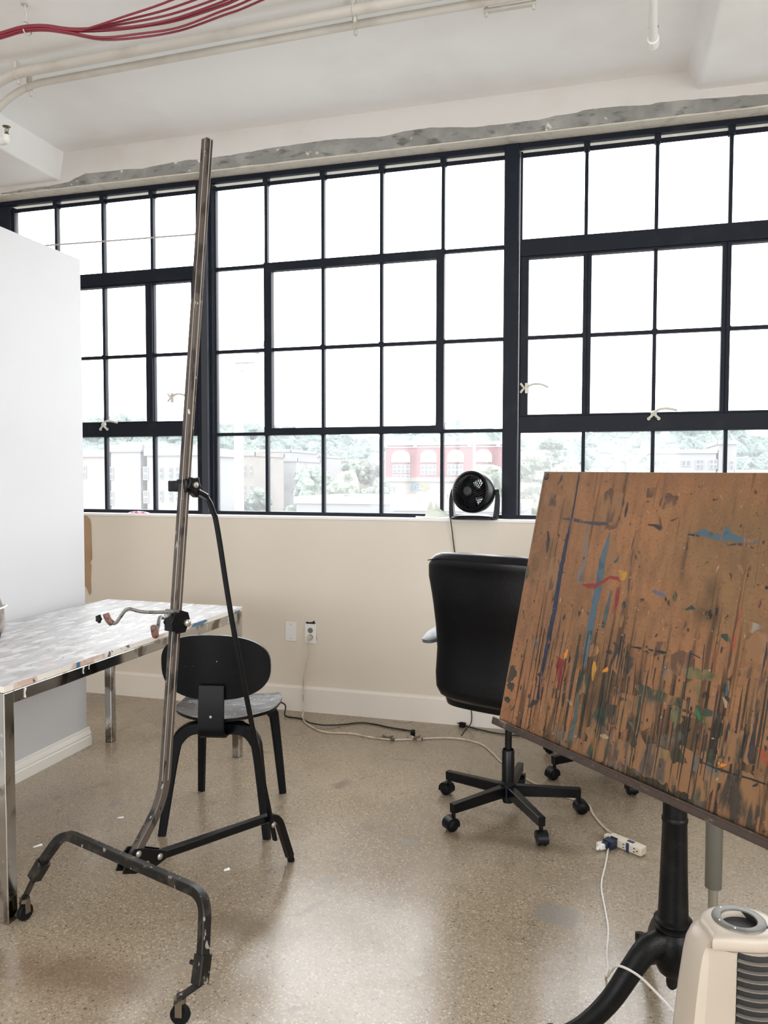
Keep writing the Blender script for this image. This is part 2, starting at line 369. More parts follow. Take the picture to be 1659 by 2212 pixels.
# free-standing white partition wall beside the table
PX = -2.572
pt = MB().bx(PX-.14, PX, .3, 3.432, 0, 2.50).build('wall_partition', part_m, smooth=False, bevel=.003); struct(pt, 'white partition wall at the left')
prof = [(0, 0), (.016, 0), (.016, .045), (.012, .052), (.014, .060), (.010, .072), (.006, .080), (.004, .092), (0, .094)]
m = MB(); ring = []
for y in (.3, 3.447): ring.append([(PX+a, y, b) for a, b in prof])
m.rings(ring); m.bx(PX-.15, PX, 3.432, 3.446, 0, .09)
struct(m.build('baseboard_partition', basew_m, smooth=False), 'white moulded baseboard of the partition')

# ------------------------------------------------------------------ windows
ZB, Z34, Z23, Z12, ZT, ZH = 1.188, 1.665, 2.176, 2.685, 3.166, 3.24
def window(idx, label, gx0, gx1, fx0, fx1, cols, rails, sashes, x_thick):
    """gx: glass edges, fx: outer frame edges, cols: bar centres, rails: wide rails (z0,z1)"""
    w = bpy.data.objects.new('window_%d' % idx, None); COL.objects.link(w); w.location = (0, WY, 0); struct(w, label)
    f = MB()
    f.bx(fx0, fx1, -.012, .022, ZT+.041, ZH+.002)           # head
    f.bx(gx0-.01, gx1+.01, .014, .024, ZT, ZT+.024)           # bead under a thin slot
    f.bx(fx0, fx1, -.014, .06, 1.164, ZB)                  # bottom rail
    f.bx(fx0, gx0-.018, -.010, .06, ZB, ZT+.04); f.bx(gx0-.012, gx0, .006, .045, ZB, ZT+.03)
    f.bx(gx1, fx1, -.010, .06, ZB, ZT+.04)
    for z0, z1 in rails: f.bx(gx0-.004, gx1+.004, -.016, .05, z0, z1)
    for x in cols:
        f.bx(x-.016, x+.016, -.006, .04, ZT, ZT+.06)
    f.build('frame', steel_m, w, bevel=.003, smooth=False)
    g = MB()
    def vbar(x, z0, z1, t=.019): g.bx(x-t/2, x+t/2, .002, .036, z0, z1)
    def hbar(z, x0, x1, t=.019): g.bx(x0, x1, .003, .035, z-t/2, z+t/2)
    for x in cols: vbar(x, ZB-.003, ZT+.003)
    for z in (Z12, Z23, Z34):
        if rails and z != Z23: continue
        hbar(z, gx0-.003, gx1+.003)
    for x in cols:                                          # small rivets where bars cross
        for z in ((Z23,) if rails else (Z12, Z23, Z34)): g.lathe([(.0, -.001), (.019, 0), (.019, .004), (0, .005)], (x, .001, z), 12, (0, -1, 0))
    g.build('glazing_bars', steel_m, w, bevel=.0025, smooth=False)
    gm = MB(); gm.add([(gx0-.02, .024, ZB-.01), (gx1+.01, .024, ZB-.01), (gx1+.01, .024, ZT+.05), (gx0-.02, .024, ZT+.05)], [(0, 1, 2, 3)])
    gm.build('glass', gl, w, smooth=False)
    for (x0, x1, z0, z1, th, hp) in sashes:                 # opening frame inside the grid
        s = MB(); l, r_2, b_, t_ = th
        s.bx(x0, x0+l, -.012, .034, z0, z1); s.bx(x1-r_2, x1, -.012, .034, z0, z1); s.bx(x0, x1, -.0125, .0335, z0, z0+b_); s.bx(x0, x1, -.0125, .0335, z1-t_, z1)
        so = s.build('sash', steel_m, w, bevel=.003, smooth=False)
        if hp: latch(so, *hp)
    return w
def latch(parent, x, z, kind):
    m = MB()
    if kind == 'low':
        m.lathe([(0, 0), (.016, .002), (.014, .016), (.006, .024), (0, .026)], (x, -.016, z), 14, (0, -1, 0))
        m.tube(spline([(x, -.035, z+.004), (x+.03, -.045, z+.020), (x+.07, -.05, z+.022), (x+.115, -.045, z+.012)]), .007, 8, None)
        for s_ in (-1, 1): m.tube([(x, -.03, z), (x+.012*s_, -.03, z-.016), (x+.024*s_, -.028, z-.026)], .0065, 8); m.lathe([(0, 0), (.009, .001), (.009, .006), (0, .007)], (x+.025*s_, -.02, z-.028), 10, (0, -1, 0))
    else:
        for s_ in (-1, 1): m.tube([(x-.015, -.02, z), (x-.028, -.022, z+.012*s_), (x-.038, -.022, z+.026*s_)], .0065, 8)
        m.bx(x-.012, x+.008, -.034, -.010, z-.03, z+.026)
        m.tube(spline([(x, -.035, z+.006), (x+.04, -.045, z+.018), (x+.08, -.045, z+.014), (x+.115, -.04, z-.002)]), .006, 8)
    m.build('latch', handle_m, parent)['label'] = 'cream metal latch'
TH = .03
window(1, 'left steel window behind the partition', -3.82, -2.459, -3.93, -2.455, [-3.491, -3.136, -2.777], [(2.632, 2.713), (1.659, 1.744)],
       [(-3.84, -3.469, 1.744, 2.632, (.03, .023, .01, .01), None),
        (-3.469, -2.790, 1.744, 2.632, (.02, .030, .012, .01), (-3.127, 1.736, 'low')),
        (-2.790, -2.45, 1.744, 2.632, (.018, .046, .010, .01), (-2.62, 1.90, 'side'))], None)
window(2, 'middle steel window of five panes by four', -2.330, -.551, -2.372, -.545, [-1.992, -1.6255, -1.2626, -.898], [],
       [(-2.002, -.887, 1.655, 2.696, (.050, .046, .043, .050), None)], None)
window(3, 'right steel window with wide rails', -.451, 1.68, -.47, 1.75, [-.109, .252, .613, .977, 1.34], [(2.619, 2.711), (1.649, 1.737)],
       [(-.455, -.098, 1.737, 2.619, (.043, .022, .012, .012), (-.412, 1.895, 'side')),
        (-.098, .600, 1.737, 2.619, (.022, .022, .012, .012), (.253, 1.741, 'low')),
        (.600, 1.33, 1.737, 2.619, (.022, .022, .012, .012), None),
        (1.33, 1.70, 1.737, 2.619, (.022, .03, .012, .012), None)], None)
p = MB(); p.bx(-2.458, -2.415, WY-.012, WY+.08, 1.166, 3.235); p.cur = 1; p.bx(-2.416, -2.370, WY-.035, WY+.08, 1.166, 3.235)
struct(p.build('trim_4', [steel_m, steel2_m], bevel=.003, smooth=False), 'dark steel post between left and middle windows')
p = MB(); p.bx(-.547, -.468, WY-.02, WY+.08, 1.166, 3.235)
struct(p.build('trim_5', steel_m, bevel=.003, smooth=False), 'dark steel post between middle and right windows')

# thin wire stretched across the left window
m = MB(); m.tube([(-3.86, WY-.045, 2.917), (-3.1, WY-.045, 2.903), (-2.44, WY-.045, 2.893)], .0052, 8)
for x in (-3.86, -2.44): m.lathe([(.0, 0), (.010, 0), (.010, .035), (0, .036)], (x, WY-.05, 2.893 if x > -3 else 2.917), 10, (0, 1, 0))
tag(m.build('curtain_wire', wire_m), 'thin silver wire stretched across the top panes of the left window', 'wire')

# ------------------------------------------------------------------ ceiling pipes, cables, sprinklers
def pipe(name, label, path, r, straps, grp):
    t = thing(name, label, 'pipe', (0, 0, 0), 0, grp)
    MB().tube(path, r, 16).build('pipe_run', pipe_m, t)
    for x in straps:
        y = min(path, key=lambda q: abs(q[0]-x))
        s = MB(); s.tube([(x, y[1]+ (r+.002)*math.cos(a), y[2]+(r+.002)*math.sin(a)) for a in [R(d) for d in range(0, 361, 30)]], .004, 6, None, (1, 0, 0))
        s.bx(x-.008, x+.008, y[1]-.012, y[1]+.012, y[2]+r-.002, ZC-.002)
        s.cyl((x, y[1]+.012, y[2]-r-.022), (x, y[1]+.012, y[2]-r+.004), .008)
        s.build('pipe_strap', pipe_m, t)
    return t
zc1 = 3.405
pA = fillet([(2.9, 3.32, zc1), (-1.0, 3.372, zc1), (-2.92, 3.432, zc1), (-3.20, 3.44, 3.22), (-3.4, 3.44, 3.20), (-5.9, 3.5, 3.2)], [0, .3, .16, .12, .2, 0], 8)
pB = fillet([(2.9, 3.20, zc1), (-1.0, 3.268, zc1), (-2.95, 3.322, zc1), (-3.22, 3.34, 3.22), (-3.45, 3.34, 3.20), (-5.9, 3.4, 3.2)], [0, .3, .16, .12, .2, 0], 8)
pipe('conduit_pipe', 'white painted ceiling pipe nearer the window', [Vector(v) for v in pA], .0175, [-2.86, -1.09, .6], 'ceiling pipes')
pipe('conduit_pipe', 'thicker white painted ceiling pipe nearer the red cables', [Vector(v) for v in pB], .023, [-2.84, -1.06, .55], 'ceiling pipes')
# short bracket rail fixed beside the pipes near the top edge
m = MB(); m.bx(-.52, -.30, 3.402, 3.424, 3.388, 3.402)
for x in (-.51, -.31): m.cyl((x, 3.413, 3.37), (x, 3.413, ZC), .007)
tag(m.build('bracket_rail', pipe_m), 'short white bracket rail hung beside the ceiling pipes', 'bracket')

t = thing('cable_bundle', 'bundle of dark red cables hanging below the ceiling', 'cables')
base = [(-5.9, 2.6, 3.36), (-4.3, 2.75, 3.30), (-3.2, 2.83, 3.27), (-2.80, 2.893, 3.308), (-2.60, 2.925, 3.338), (-2.468, 2.930, 3.352), (-2.363, 2.945, 3.350), (-2.265, 2.975, 3.338)]
ends = [(-.05, .12), (-.02, .075), (.0, .04), (.012, .015), (.02, -.005), (.03, -.03), (.045, -.055), (.03, .0)]
rnd = random.Random(5)
for i, (dz, dy) in enumerate(ends):
    a = 2*math.pi*i/8; ox, oz = .011*math.cos(a), .011*math.sin(a)
    if i == 7: ox = oz = 0
    pts = [(x, y+ox, z+oz) for x, y, z in base]
    fan = dy*1.0
    sag = -.02*(i in (5, 6))
    pts += [(-2.13, 3.00-fan*.35+ox*.6, 3.332+oz*.6+sag), (-1.97, 3.03-fan*.7, 3.338+oz*.5+sag*.7+rnd.uniform(-.004, .004)), (-1.79, 3.045-fan*.95, 3.348+sag*.4+rnd.uniform(-.006, .006)), (-1.58, 3.020-fan*1.1, 3.358), (-1.46, 2.995-fan*1.2, 3.364), (-1.1, 2.88-fan*1.3, 3.37), (-.5, 2.68-fan*1.2, 3.37), (.4, 2.4-fan*1.2, 3.37)]
    MB().tube(spline(pts, 6), .0048, 7).build('cable', red_m, t)
h = MB(); h.tube([(-2.45, 2.93+.028*math.cos(R(d)), 3.352+.028*math.sin(R(d))) for d in range(-150, 170, 20)], .003, 7, None, (1, 0, 0)); h.tube([(-2.45, 2.93, 3.378), (-2.455, 2.935, 3.42), (-2.46, 2.93, ZC)], .004, 8); h.lathe([(.0, 0), (.016, .0), (.012, .006), (0, .007)], (-2.46, 2.93, ZC-.008), 12)
tag(h.build('cable_hook', pipe_m), 'white ceiling hook holding up the red cables', 'hook')

def sprinkler(pos, direc, label, plen):
    t = thing('sprinkler_pipe', label, 'sprinkler', pos, 0)
    d = Vector(direc).normalized()
    MB().tube([d*plen, d*.015], .0175, 16).build('pipe_run', pipe2_m, t)
    e = MB(); e.cyl(d*.045, d*.012, .0245); e.lathe([(.0245*math.sin(R(a)), -.0245*math.cos(R(a))) for a in range(0, 91, 15)]+[(.0245, .02), (.0, .021)], (0, 0, 0), 20); e.build('elbow', pipe2_m, t)
    s = MB(); s.cyl((0, 0, .02), (0, 0, .032), .013, .012, 8); s.cyl((0, 0, .032), (0, 0, .040), .008)
    for q in (-1, 1): s.tube([(q*.008, 0, .036), (q*.011, 0, .052), (q*.004, 0, .066)], .002, 6)
    s.cyl((0, 0, .038), (0, 0, .066), .002, None, 8); s.lathe([(0, .065), (.019, .066), (.021, .068), (.006, .072), (0, .072)], (0, 0, 0), 20)
    s.build('sprinkler_head', brass_m, t)
sprinkler((-3.105, 3.545, 3.205), (-1, .05, 0), 'white sprinkler pipe end with brass head at the left edge', 1.6)
sprinkler((.176, 3.517, 3.212), (-.06, -1, .01), 'white sprinkler pipe end seen from below at the upper right', 4.0)

# ------------------------------------------------------------------ wall plates, cardboard, sill things
t = thing('blank_wall_plate', 'blank white wall plate left of the outlet', 'wall plate', (-1.788, 4.30, .477))
MB().box((0, -.003, 0), (.070, .006, .116)).build('plate', plate_m, t, bevel=.002, smooth=False)
for z in (-.042, .042): MB().lathe([(0, 0), (.0035, .0), (.003, .0015), (0, .002)], (0, -.006, z), 10, (0, -1, 0)).build('screw', bolt_m, t)
t = thing('wall_outlet', 'white double outlet with a torn hole above, cord plugged in', 'outlet', (-1.662, 4.30, .470))
m = MB(); pl_ = [(-.028, .05), (-.030, .070), (-.005, .068), (.012, .071), (.020, .080), (.027, .068), (.034, .02), (.038, -.03), (.033, -.055), (.026, -.02)]
m.prism(pl_, .002, Matrix.Translation((0, -.0005, 0)) @ Matrix.Rotation(R(90), 4, 'X')); m.build('torn_hole', hole_m, t, smooth=False)['label'] = 'dark gap torn in the wall'
MB().box((0, -.005, 0), (.072, .007, .117), (0, 0, R(2))).build('plate', plate_m, t, bevel=.002, smooth=False)
for z in (-.020, .020):
    m = MB(); m.lathe([(.0, .0), (.0165, .0), (.0165, .003), (0, .003)], (0, -.0075, z), 20, (0, -1, 0)); s = m.build('socket', mat('socket_face', (.20, .19, .18), .4), t)
    q = MB(); q.bx(-.008, -.005, -.0115, -.010, z-.004, z+.005); q.bx(.005, .008, -.0115, -.010, z-.004, z+.005); q.build('slot', hole_m, s, smooth=False)

m = MB(); pts = [(-3.30, 1.150), (-3.20, 1.148), (-3.178, 1.128), (-3.170, 1.09), (-3.168, .98), (-3.165, .87), (-3.182, .845), (-3.172, .832), (-3.178, .74), (-3.176, .655), (-3.186, .635), (-3.206, .68), (-3.245, .715), (-3.30, .72)]
m.prism([(x, z) for x, z in pts], .004, Matrix.Translation((0, 4.298, 0)) @ Matrix.Rotation(R(90), 4, 'X'))
tag(m.build('cardboard_strip', brown_m, smooth=False), 'torn strip of brown cardboard on the wall behind the partition edge', 'cardboard')

m = MB(); ring = []
for i in range(11):
    u = -1+2*i/10; r0 = .013*math.sqrt(max(.02, 1-u*u)); ring.append([(-2.85+u*.075, 4.345+.02*math.cos(a)*(1-.3*abs(u)), 1.1665+.001+max(0, r0*(.5+.5*math.sin(a)))+.003*noise.noise(Vector((u*5, a, 0)))) for a in [2*math.pi*k/12 for k in range(12)]])
m.rings(ring); tag(m.build('cloth_scrap', pink_m), 'small pink and white cloth scrap on the sill of the left window', 'cloth')

def paper(name, label, outline, m_, h, loc, rz=0, lift=0):
    m = MB(); n = len(outline); vs = []
    for (x, y, z) in outline: vs.append((x, y, z))
    for (x, y, z) in outline: vs.append((x, y, z+h))
    m.add(vs, [tuple(range(n-1, -1, -1)), tuple(range(n, 2*n))]+[(i, (i+1) % n, (i+1) % n+n, i+n) for i in range(n)])
    return tag(m.build(name, m_, loc=loc, rotz=rz, smooth=False), label, 'paper')
paper('crumpled_paper', 'pale green crumpled paper standing on the sill beside the fan', [(-.06, .03, 0), (.11, .02, 0), (.03, .05, .045), (.0, .055, .085), (-.012, .055, .045), (-.03, .06, .095), (-.045, .05, .06)], pgreen_m, .003, (-.925, 4.325, 1.167))
paper('flat_paper', 'flat white paper lying on the sill at the left of the fan', [(-.09, -.03, .002), (.10, -.035, .001), (.11, .02, .010), (.0, .035, .004), (-.10, .012, .008)], white_m, .0025, (-.935, 4.335, 1.1665))

# ------------------------------------------------------------------ desk fan on the sill
t = thing('desk_fan', 'round black desk fan with see-through grille standing on the window sill', 'fan', (-.688, 4.315, 1.1665), R(-4))
b = MB(); out = [(x, y) for x, y in superellipse(.128, .075, 3, 28)]
b.rings([[(x*1.0, y-.02, 0) for x, y in out], [(x, y-.02, .010) for x, y in out], [(x*.93, y*.9-.02, .018+.006*(1-(x/.128)**2)) for x, y in out]]); b.build('base', black_m, t)
for s_ in (-1, 1):
    a = MB(); pth = spline([(s_*.122, -.02, .005), (s_*.128, -.015, .06), (s_*.130, -.01, .12), (s_*.122, -.005, .165)])
    a.sweep(pth, [(.012, -.020), (.017, -.010), (.017, .012), (.012, .020), (-.012, .020), (-.014, 0), (-.012, -.020)], (0, 1, 0), [1.05-.4*i/(len(pth)-1) for i in range(len(pth))]); a.build('stand_arm', black_m, t)
    k = MB(); k.cyl((s_*.110, -.005, .155), (s_*.134, -.005, .155), .013); k.build('pivot_knob', black_m, t)
hd = bpy.data.objects.new('fan_head', None)
HR = Matrix.Translation((0, -.005, .150)) @ Euler((R(-6), 0, R(-16))).to_matrix().to_4x4()
def HV(x, y, z): return tuple(HR @ Vector((x, y, z)))
def hring(m, r, y, tr, n=40, k=6): m.tube([HV(r*math.cos(2*math.pi*i/n), y, r*math.sin(2*math.pi*i/n)) for i in range(n+1)], tr, k, None, tuple(HR.to_3x3() @ Vector((0, 1, 0))))
m = MB(); prof = [(.092, -.058), (.104, -.064), (.114, -.058), (.118, -.040), (.117, -.005), (.108, .035), (.088, .066), (.080, .070), (.084, .060), (.102, .030), (.110, -.005), (.108, -.045), (.092, -.058)]
m.rings([[HV(r*math.cos(2*math.pi*k/48), y, r*math.sin(2*math.pi*k/48)) for k in range(48)] for r, y in prof], True, False); head = m.build('fan_housing', black_m, t)
g = MB()
for k in range(34):
    a = 2*math.pi*k/34; pts = []
    for j in range(9):
        r = .024+.072*j/8; aa = a+.75*(j/8)**1.2; pts.append(HV(r*math.cos(aa), -.082+.026*(j/8)**2, r*math.sin(aa)))
    g.sweep(pts, [(.0011, -.004), (.0011, .004), (-.0011, .004), (-.0011, -.004)], tuple(HR.to_3x3() @ Vector((0, 1, 0))))
for r, y in ((.026, -.082), (.05, -.078), (.074, -.070), (.096, -.058)): hring(g, r, y, .0016)
g.build('front_grille', black_m, t)
m = MB(); m.rings([[HV(r*math.cos(2*math.pi*k/28), y, r*math.sin(2*math.pi*k/28)) for k in range(28)] for r, y in [(.001, -.086), (.020, -.0865), (.027, -.083), (.027, -.076)]], True, False); m.build('grille_cap', mat('dark_grey_plastic', (.03, .03, .033), .45), t)
m = MB(); m.rings([[HV(r*math.cos(2*math.pi*k/24), y, r*math.sin(2*math.pi*k/24)) for k in range(24)] for r, y in [(.001, -.045), (.026, -.040), (.032, -.02), (.034, .06), (.001, .065)]], True, False); m.build('motor', black_m, t)
for k in range(3):
    m = MB(); vs = []; nn = 9
    for j in range(nn):
        r = .028+.066*j/(nn-1)
        for q in range(7):
            a = 2*math.pi*k/3+R(72)*(q/6-.5)+.35*j/(nn-1); y = -.030+.035*(q/6)
            vs.append(HV(r*math.cos(a), y, r*math.sin(a)))
    fs = [(j*7+q, j*7+q+1, j*7+q+8, j*7+q+7) for j in range(nn-1) for q in range(6)]
    o = m.add(vs, fs).build('fan_blade', black_m, t); sm = o.modifiers.new('s', 'SOLIDIFY'); sm.thickness = .002
g = MB()
for k in range(30):
    a = 2*math.pi*k/30; g.tube([HV(.03*math.cos(a), .071, .03*math.sin(a)), HV(.082*math.cos(a+.3), .069, .082*math.sin(a+.3))], .0014, 4)
for r in (.040, .052, .064, .076): hring(g, r, .070, .0013, 36, 4)
g.build('rear_grille', black_m, t)
cd = MB(); cd.tube(spline([(-.118, .01, .008), (-.128, -.03, .004), (-.125, -.055, -.006), (-.120, -.050, -.05), (-.110, -.034, -.16), (-.090, -.030, -.30), (-.05, -.03, -.6), (-.02, -.035, -.95), (.0, -.045, -1.12), (-.02, -.10, -1.1625), (-.02, -.2, -1.1625)]), .003, 7); cd.build('power_cord', bcord_m, t)

# ------------------------------------------------------------------ white work table
TA = math.atan2(.038, 1.531)      # turned about a degree and a half
t = thing('work_table', 'long white paint-stained table on a chrome frame beside the partition', 'table', (-1.763, 1.958, 0), -TA)
W_, D_, H_ = .79, 1.565, .752
m = MB(); m.box((-W_/2, D_/2, H_-.010), (W_, D_, .020)); tt = m.build('tabletop', [top_m, edge_m], t, smooth=False)
for p_ in tt.data.polygons: p_.material_index = 0 if p_.normal.z > .5 else 1
f = MB(); zt = H_-.022
for (x, sx) in ((-.022, .040), (-W_+.022, .040)): f.bx(x-sx/2, x+sx/2, .04, D_-.04, zt-.042, zt)
for y in (.022, D_-.022): f.bx(-W_+.04, -.04, y-.02, y+.02, zt-.042, zt)
f.build('table_frame', chrome_m, t, bevel=.003, smooth=False)
for x in (-.022, -W_+.022):
    for y in (.022, D_-.022): MB().bx(x-.020, x+.020, y-.020, y+.020, 0, zt-.0005).build('leg', chrome_m, t, bevel=.003, smooth=False)
# paint spots and tape stuck to the edge
blue_m = mat('blue_tape', (.05, .16, .28), .5); wdrip_m = mat('white_paint_drip', (.78, .76, .72), .5)
m = MB()
def spot(poly, y0, z0):
    m = MB(); m.prism([(a, b) for a, b in poly], .0012, Matrix.Translation((.0004, y0, z0)) @ Matrix.Rotation(R(90), 4, 'Z') @ Matrix.Rotation(R(90), 4, 'X')); m.build('blue_tape', blue_m, t, smooth=False)['label'] = 'piece of blue tape on the table edge'
spot([(-.07, -.006), (-.05, .007), (.05, .008), (.07, .001), (.03, -.009)], 1.15, H_-.010)
spot([(-.03, -.008), (.03, -.007), (.035, .004), (-.02, .002)], 1.50, H_-.014)
spot([(-.01, -.009), (.008, -.009), (.008, .008), (-.009, .008)], .34, H_-.010)
def drip(y, l, w):
    m = MB(); m.tube([(-.0005, y, zt-.004), (-.0004, y-.004, zt-l*.6), (-.0006, y-.002, zt-l)], w*.6, 6, [1, .5, .9]); m.build('paint_drip', wdrip_m, t)['label'] = 'white paint drip on the chrome rail'
for y, l, w in [(.09, .035, .006), (.37, .026, .004), (.40, .018, .003), (.95, .034, .003), (1.22, .030, .003), (1.42, .034, .005)]: drip(y, l, w)

# soft bag at the left end of the table
t = thing('cloth_bag', 'brown-grey crumpled cloth bag with a pale strap on the white table', 'bag', (-2.385, 2.56, .752))
m = MB(); ring = []
for i in range(15):
    u = i/14; z = .215*u; rr = .075*(math.sin(math.pi*min(1, .12+u*.88))**.45) * (1-.35*u)
    ring.append([((rr*1.1+.007*noise.noise(Vector((math.cos(a)*2, math.sin(a)*2, z*22))))*math.cos(a), (rr+.007*noise.noise(Vector((math.cos(a)*3, 5, z*30))))*math.sin(a), z+.001) for a in [2*math.pi*k/24 for k in range(24)]])
m.rings(ring); m.build('bag_body', bag_m, t)
m = MB(); m.tube([(.078*math.cos(R(a)), .070*math.sin(R(a)), .105+.018*math.sin(R(a+60))) for a in range(0, 361, 15)], .004, 7, None, (0, 0, 1)); m.build('strap', white_m, t)['label'] = 'pale strap'
m = MB(); m.lathe([(.0, 0), (.012, .002), (.014, .02), (.008, .034), (0, .036)], (.07, -.02, .002), 12); m.build('strap_end', black_m, t)['label'] = 'black strap end'
# ------------------------------------------------------------------ metal easel on casters
EO = (-1.3425, 1.8421, 0)
t = thing('metal_easel', 'tall bare metal easel with leaning mast, black strut and casters', 'easel', EO, math.atan2(-.33895, .94081))
Q = .0265
mp_ = fillet([(0, .098, .278), (0, .218, .425), (0, .412, 2.445)], [0, .075, 0], 8)
m = MB(); m.bar(mp_, Q, Q, (1, 0, 0), None, .08); mast = m.build('mast', mast_m, t, angle=30)
g = MB()      # shallow raised seams along both seen faces
up_ = [(x, y-Q/2-.0004, z) for x, y, z in [tuple(v) for v in mp_[8:]]]
g.bar([(.006, y, z) for x, y, z in up_], .003, .0016, (0, 1, 0)); g.bar([(Q/2+.0003, y+Q/2+.002, z) for x, y, z in up_], .0016, .003, (0, 1, 0))
g.build('mast_seam', mat('bright_worn_edge', (.52, .46, .41), .35, metal=.7), mast)
cb = fillet([(-.372, .040, .185), (-.300, .072, .292), (.352, .072, .303), (.384, .030, .135)], [0, .055, .055, 0], 8)
MB().bar(cb, Q, Q, (0, 1, 0), None, .1).build('crossbar', dirtys_m, t, angle=30)
ra = fillet([(0, .10, .268), (0, .712, .198), (0, .778, .022)], [0, .05, 0], 8)
rear = MB().bar(ra, Q*.95, Q, (1, 0, 0), None, .1).build('rear_arm', blackm_m, t, angle=30)
MB().cyl((0, .786, 0), (0, .779, .026), .013, .012).build('rubber_foot', rubber_m, rear)
st = spline([(.012, .345, 1.352), (.013, .386, 1.331), (.014, .412, 1.285), (.016, .430, 1.22), (.020, .499, .86), (.024, .660, .192), (.024, .672, .145)], 6)
MB().bar(st, .011, .019, (1, 0, 0), [1.5]*6+[1]*(len(st)-6), .25).build('strut', blackm_m, t)
m = MB(); m.lathe([(0, 0), (.010, .0), (.010, .004), (.006, .007), (0, .008)], (.030, .662, .188), 16, (1, 0, 0)); m.build('strut_bolt', bolt_m, t)
# joint plates with bolts
pp = [(.058, .262), (.075, .300), (.100, .318), (.140, .305), (.212, .270), (.212, .245), (.17, .235), (.10, .245)]
m = MB()
for sx in (-1, 1): m.prism([(a, b) for a, b in pp], .004, Matrix.Translation((sx*.0155-(.002), 0, 0)) @ Matrix(((0, 0, 1, 0), (1, 0, 0, 0), (0, 1, 0, 0), (0, 0, 0, 1))))
m.build('joint_plate', blackm_m, t, smooth=False, bevel=.001)
for (a, b) in ((.112, .300), (.140, .258), (.188, .262)): MB().lathe([(0, 0), (.0095, 0), (.0095, .003), (.005, .006), (0, .0065)], (.0175, a, b), 16, (1, 0, 0)).build('joint_bolt', bolt_m, t)
# clamp where the strut meets the mast
m = MB(); m.box((0, .318, 1.370), (.046, .044, .040)); m.box((-.038, .300, 1.368), (.036, .010, .034)); m.cyl((-.056, .30, 1.351), (-.056, .30, 1.385), .006); m.box((.010, .340, 1.352), (.026, .030, .03), (R(-35), 0, 0))
cl_ = m.build('mast_clamp', blackm_m, t, bevel=.004)
star = [((.030 if k % 2 == 0 else .021)*math.cos(2*math.pi*k/10), (.030 if k % 2 == 0 else .021)*math.sin(2*math.pi*k/10)) for k in range(10)]
m = MB(); m.prism(star, .012, Matrix.Translation((.022, .322, 1.372)) @ Matrix.Rotation(R(90), 4, 'Y')); m.build('star_knob', black_m, cl_, bevel=.003)
MB().lathe([(0, 0), (.009, 0), (.009, .006), (0, .008)], (.034, .322, 1.372), 14, (1, 0, 0)).build('knob_bolt', bolt_m, cl_)
# canvas holder: hexagonal plates and two bent rods with rubber tips
hx = [(-.016, .030), (.010, .036), (.036, .026), (.044, .0), (.024, -.034), (-.006, -.034), (-.030, .0)]
m = MB()
for sx in (-1, 1): m.prism([(a+.268, b+.955) for a, b in hx], .004, Matrix.Translation((sx*.017-.002, 0, 0)) @ Matrix(((0, 0, 1, 0), (1, 0, 0, 0), (0, 1, 0, 0), (0, 0, 0, 1))))
m.box((0, .248, .955), (.036, .012, .05)); hold = m.build('canvas_holder', blackm_m, t, smooth=False, bevel=.001)
MB().lathe([(0, 0), (.011, 0), (.011, .008), (.006, .011), (0, .012)], (.020, .296, .950), 16, (1, 0, 0)).build('holder_knob', bolt_m, hold)
def rodpath(dx, dy, x0=0, y0=.245, z0=.988): return [(x0+dx*s, y0+dy*s, z0+z) for s, z in [(-.022, 0), (.06, .0), (.085, .002), (.118, .012), (.130, .006), (.155, -.030), (.166, -.034), (.178, -.022), (.186, -.002)]]
for dx, dy, sh in ((-.77, -.64, 0), (.60, -.80, 1)):
    pts = rodpath(dx, dy, 0 if not sh else .008)
    if sh: pts = [(x, y, z-.004) for x, y, z in pts]
    m = MB(); m.tube(fillet(pts, .012, 4), .0052, 8); rd = m.build('canvas_rod', rod_m, hold)
    MB().tube(spline([pts[-3], pts[-2], pts[-1]], 5), .0098, 10, [.7]+[1]*9+[.8]).build('rod_tip', redtip_m, rd)['label'] = 'red-brown rubber tip'
    if not sh:
        e = Vector(pts[-1]); m = MB(); m.prism([(x*.45, y*.45) for x, y in star], .007, Matrix.Translation(e+Vector((-.016, -.01, -.016))) @ Matrix.Rotation(R(90), 4, 'X')); m.build('wing_nut', black_m, rd, smooth=False)
MB().tube([(-.02, .252, .990), (.03, .256, .992)], .0052, 8).build('holder_pin', rod_m, hold)
# mast cap
MB().box((0, .4122, 2.447), (Q*.98, Q*.98, .003)).build('mast_cap', mat('pale_steel_cap', (.45, .42, .38), .4, metal=.6), t, smooth=False)
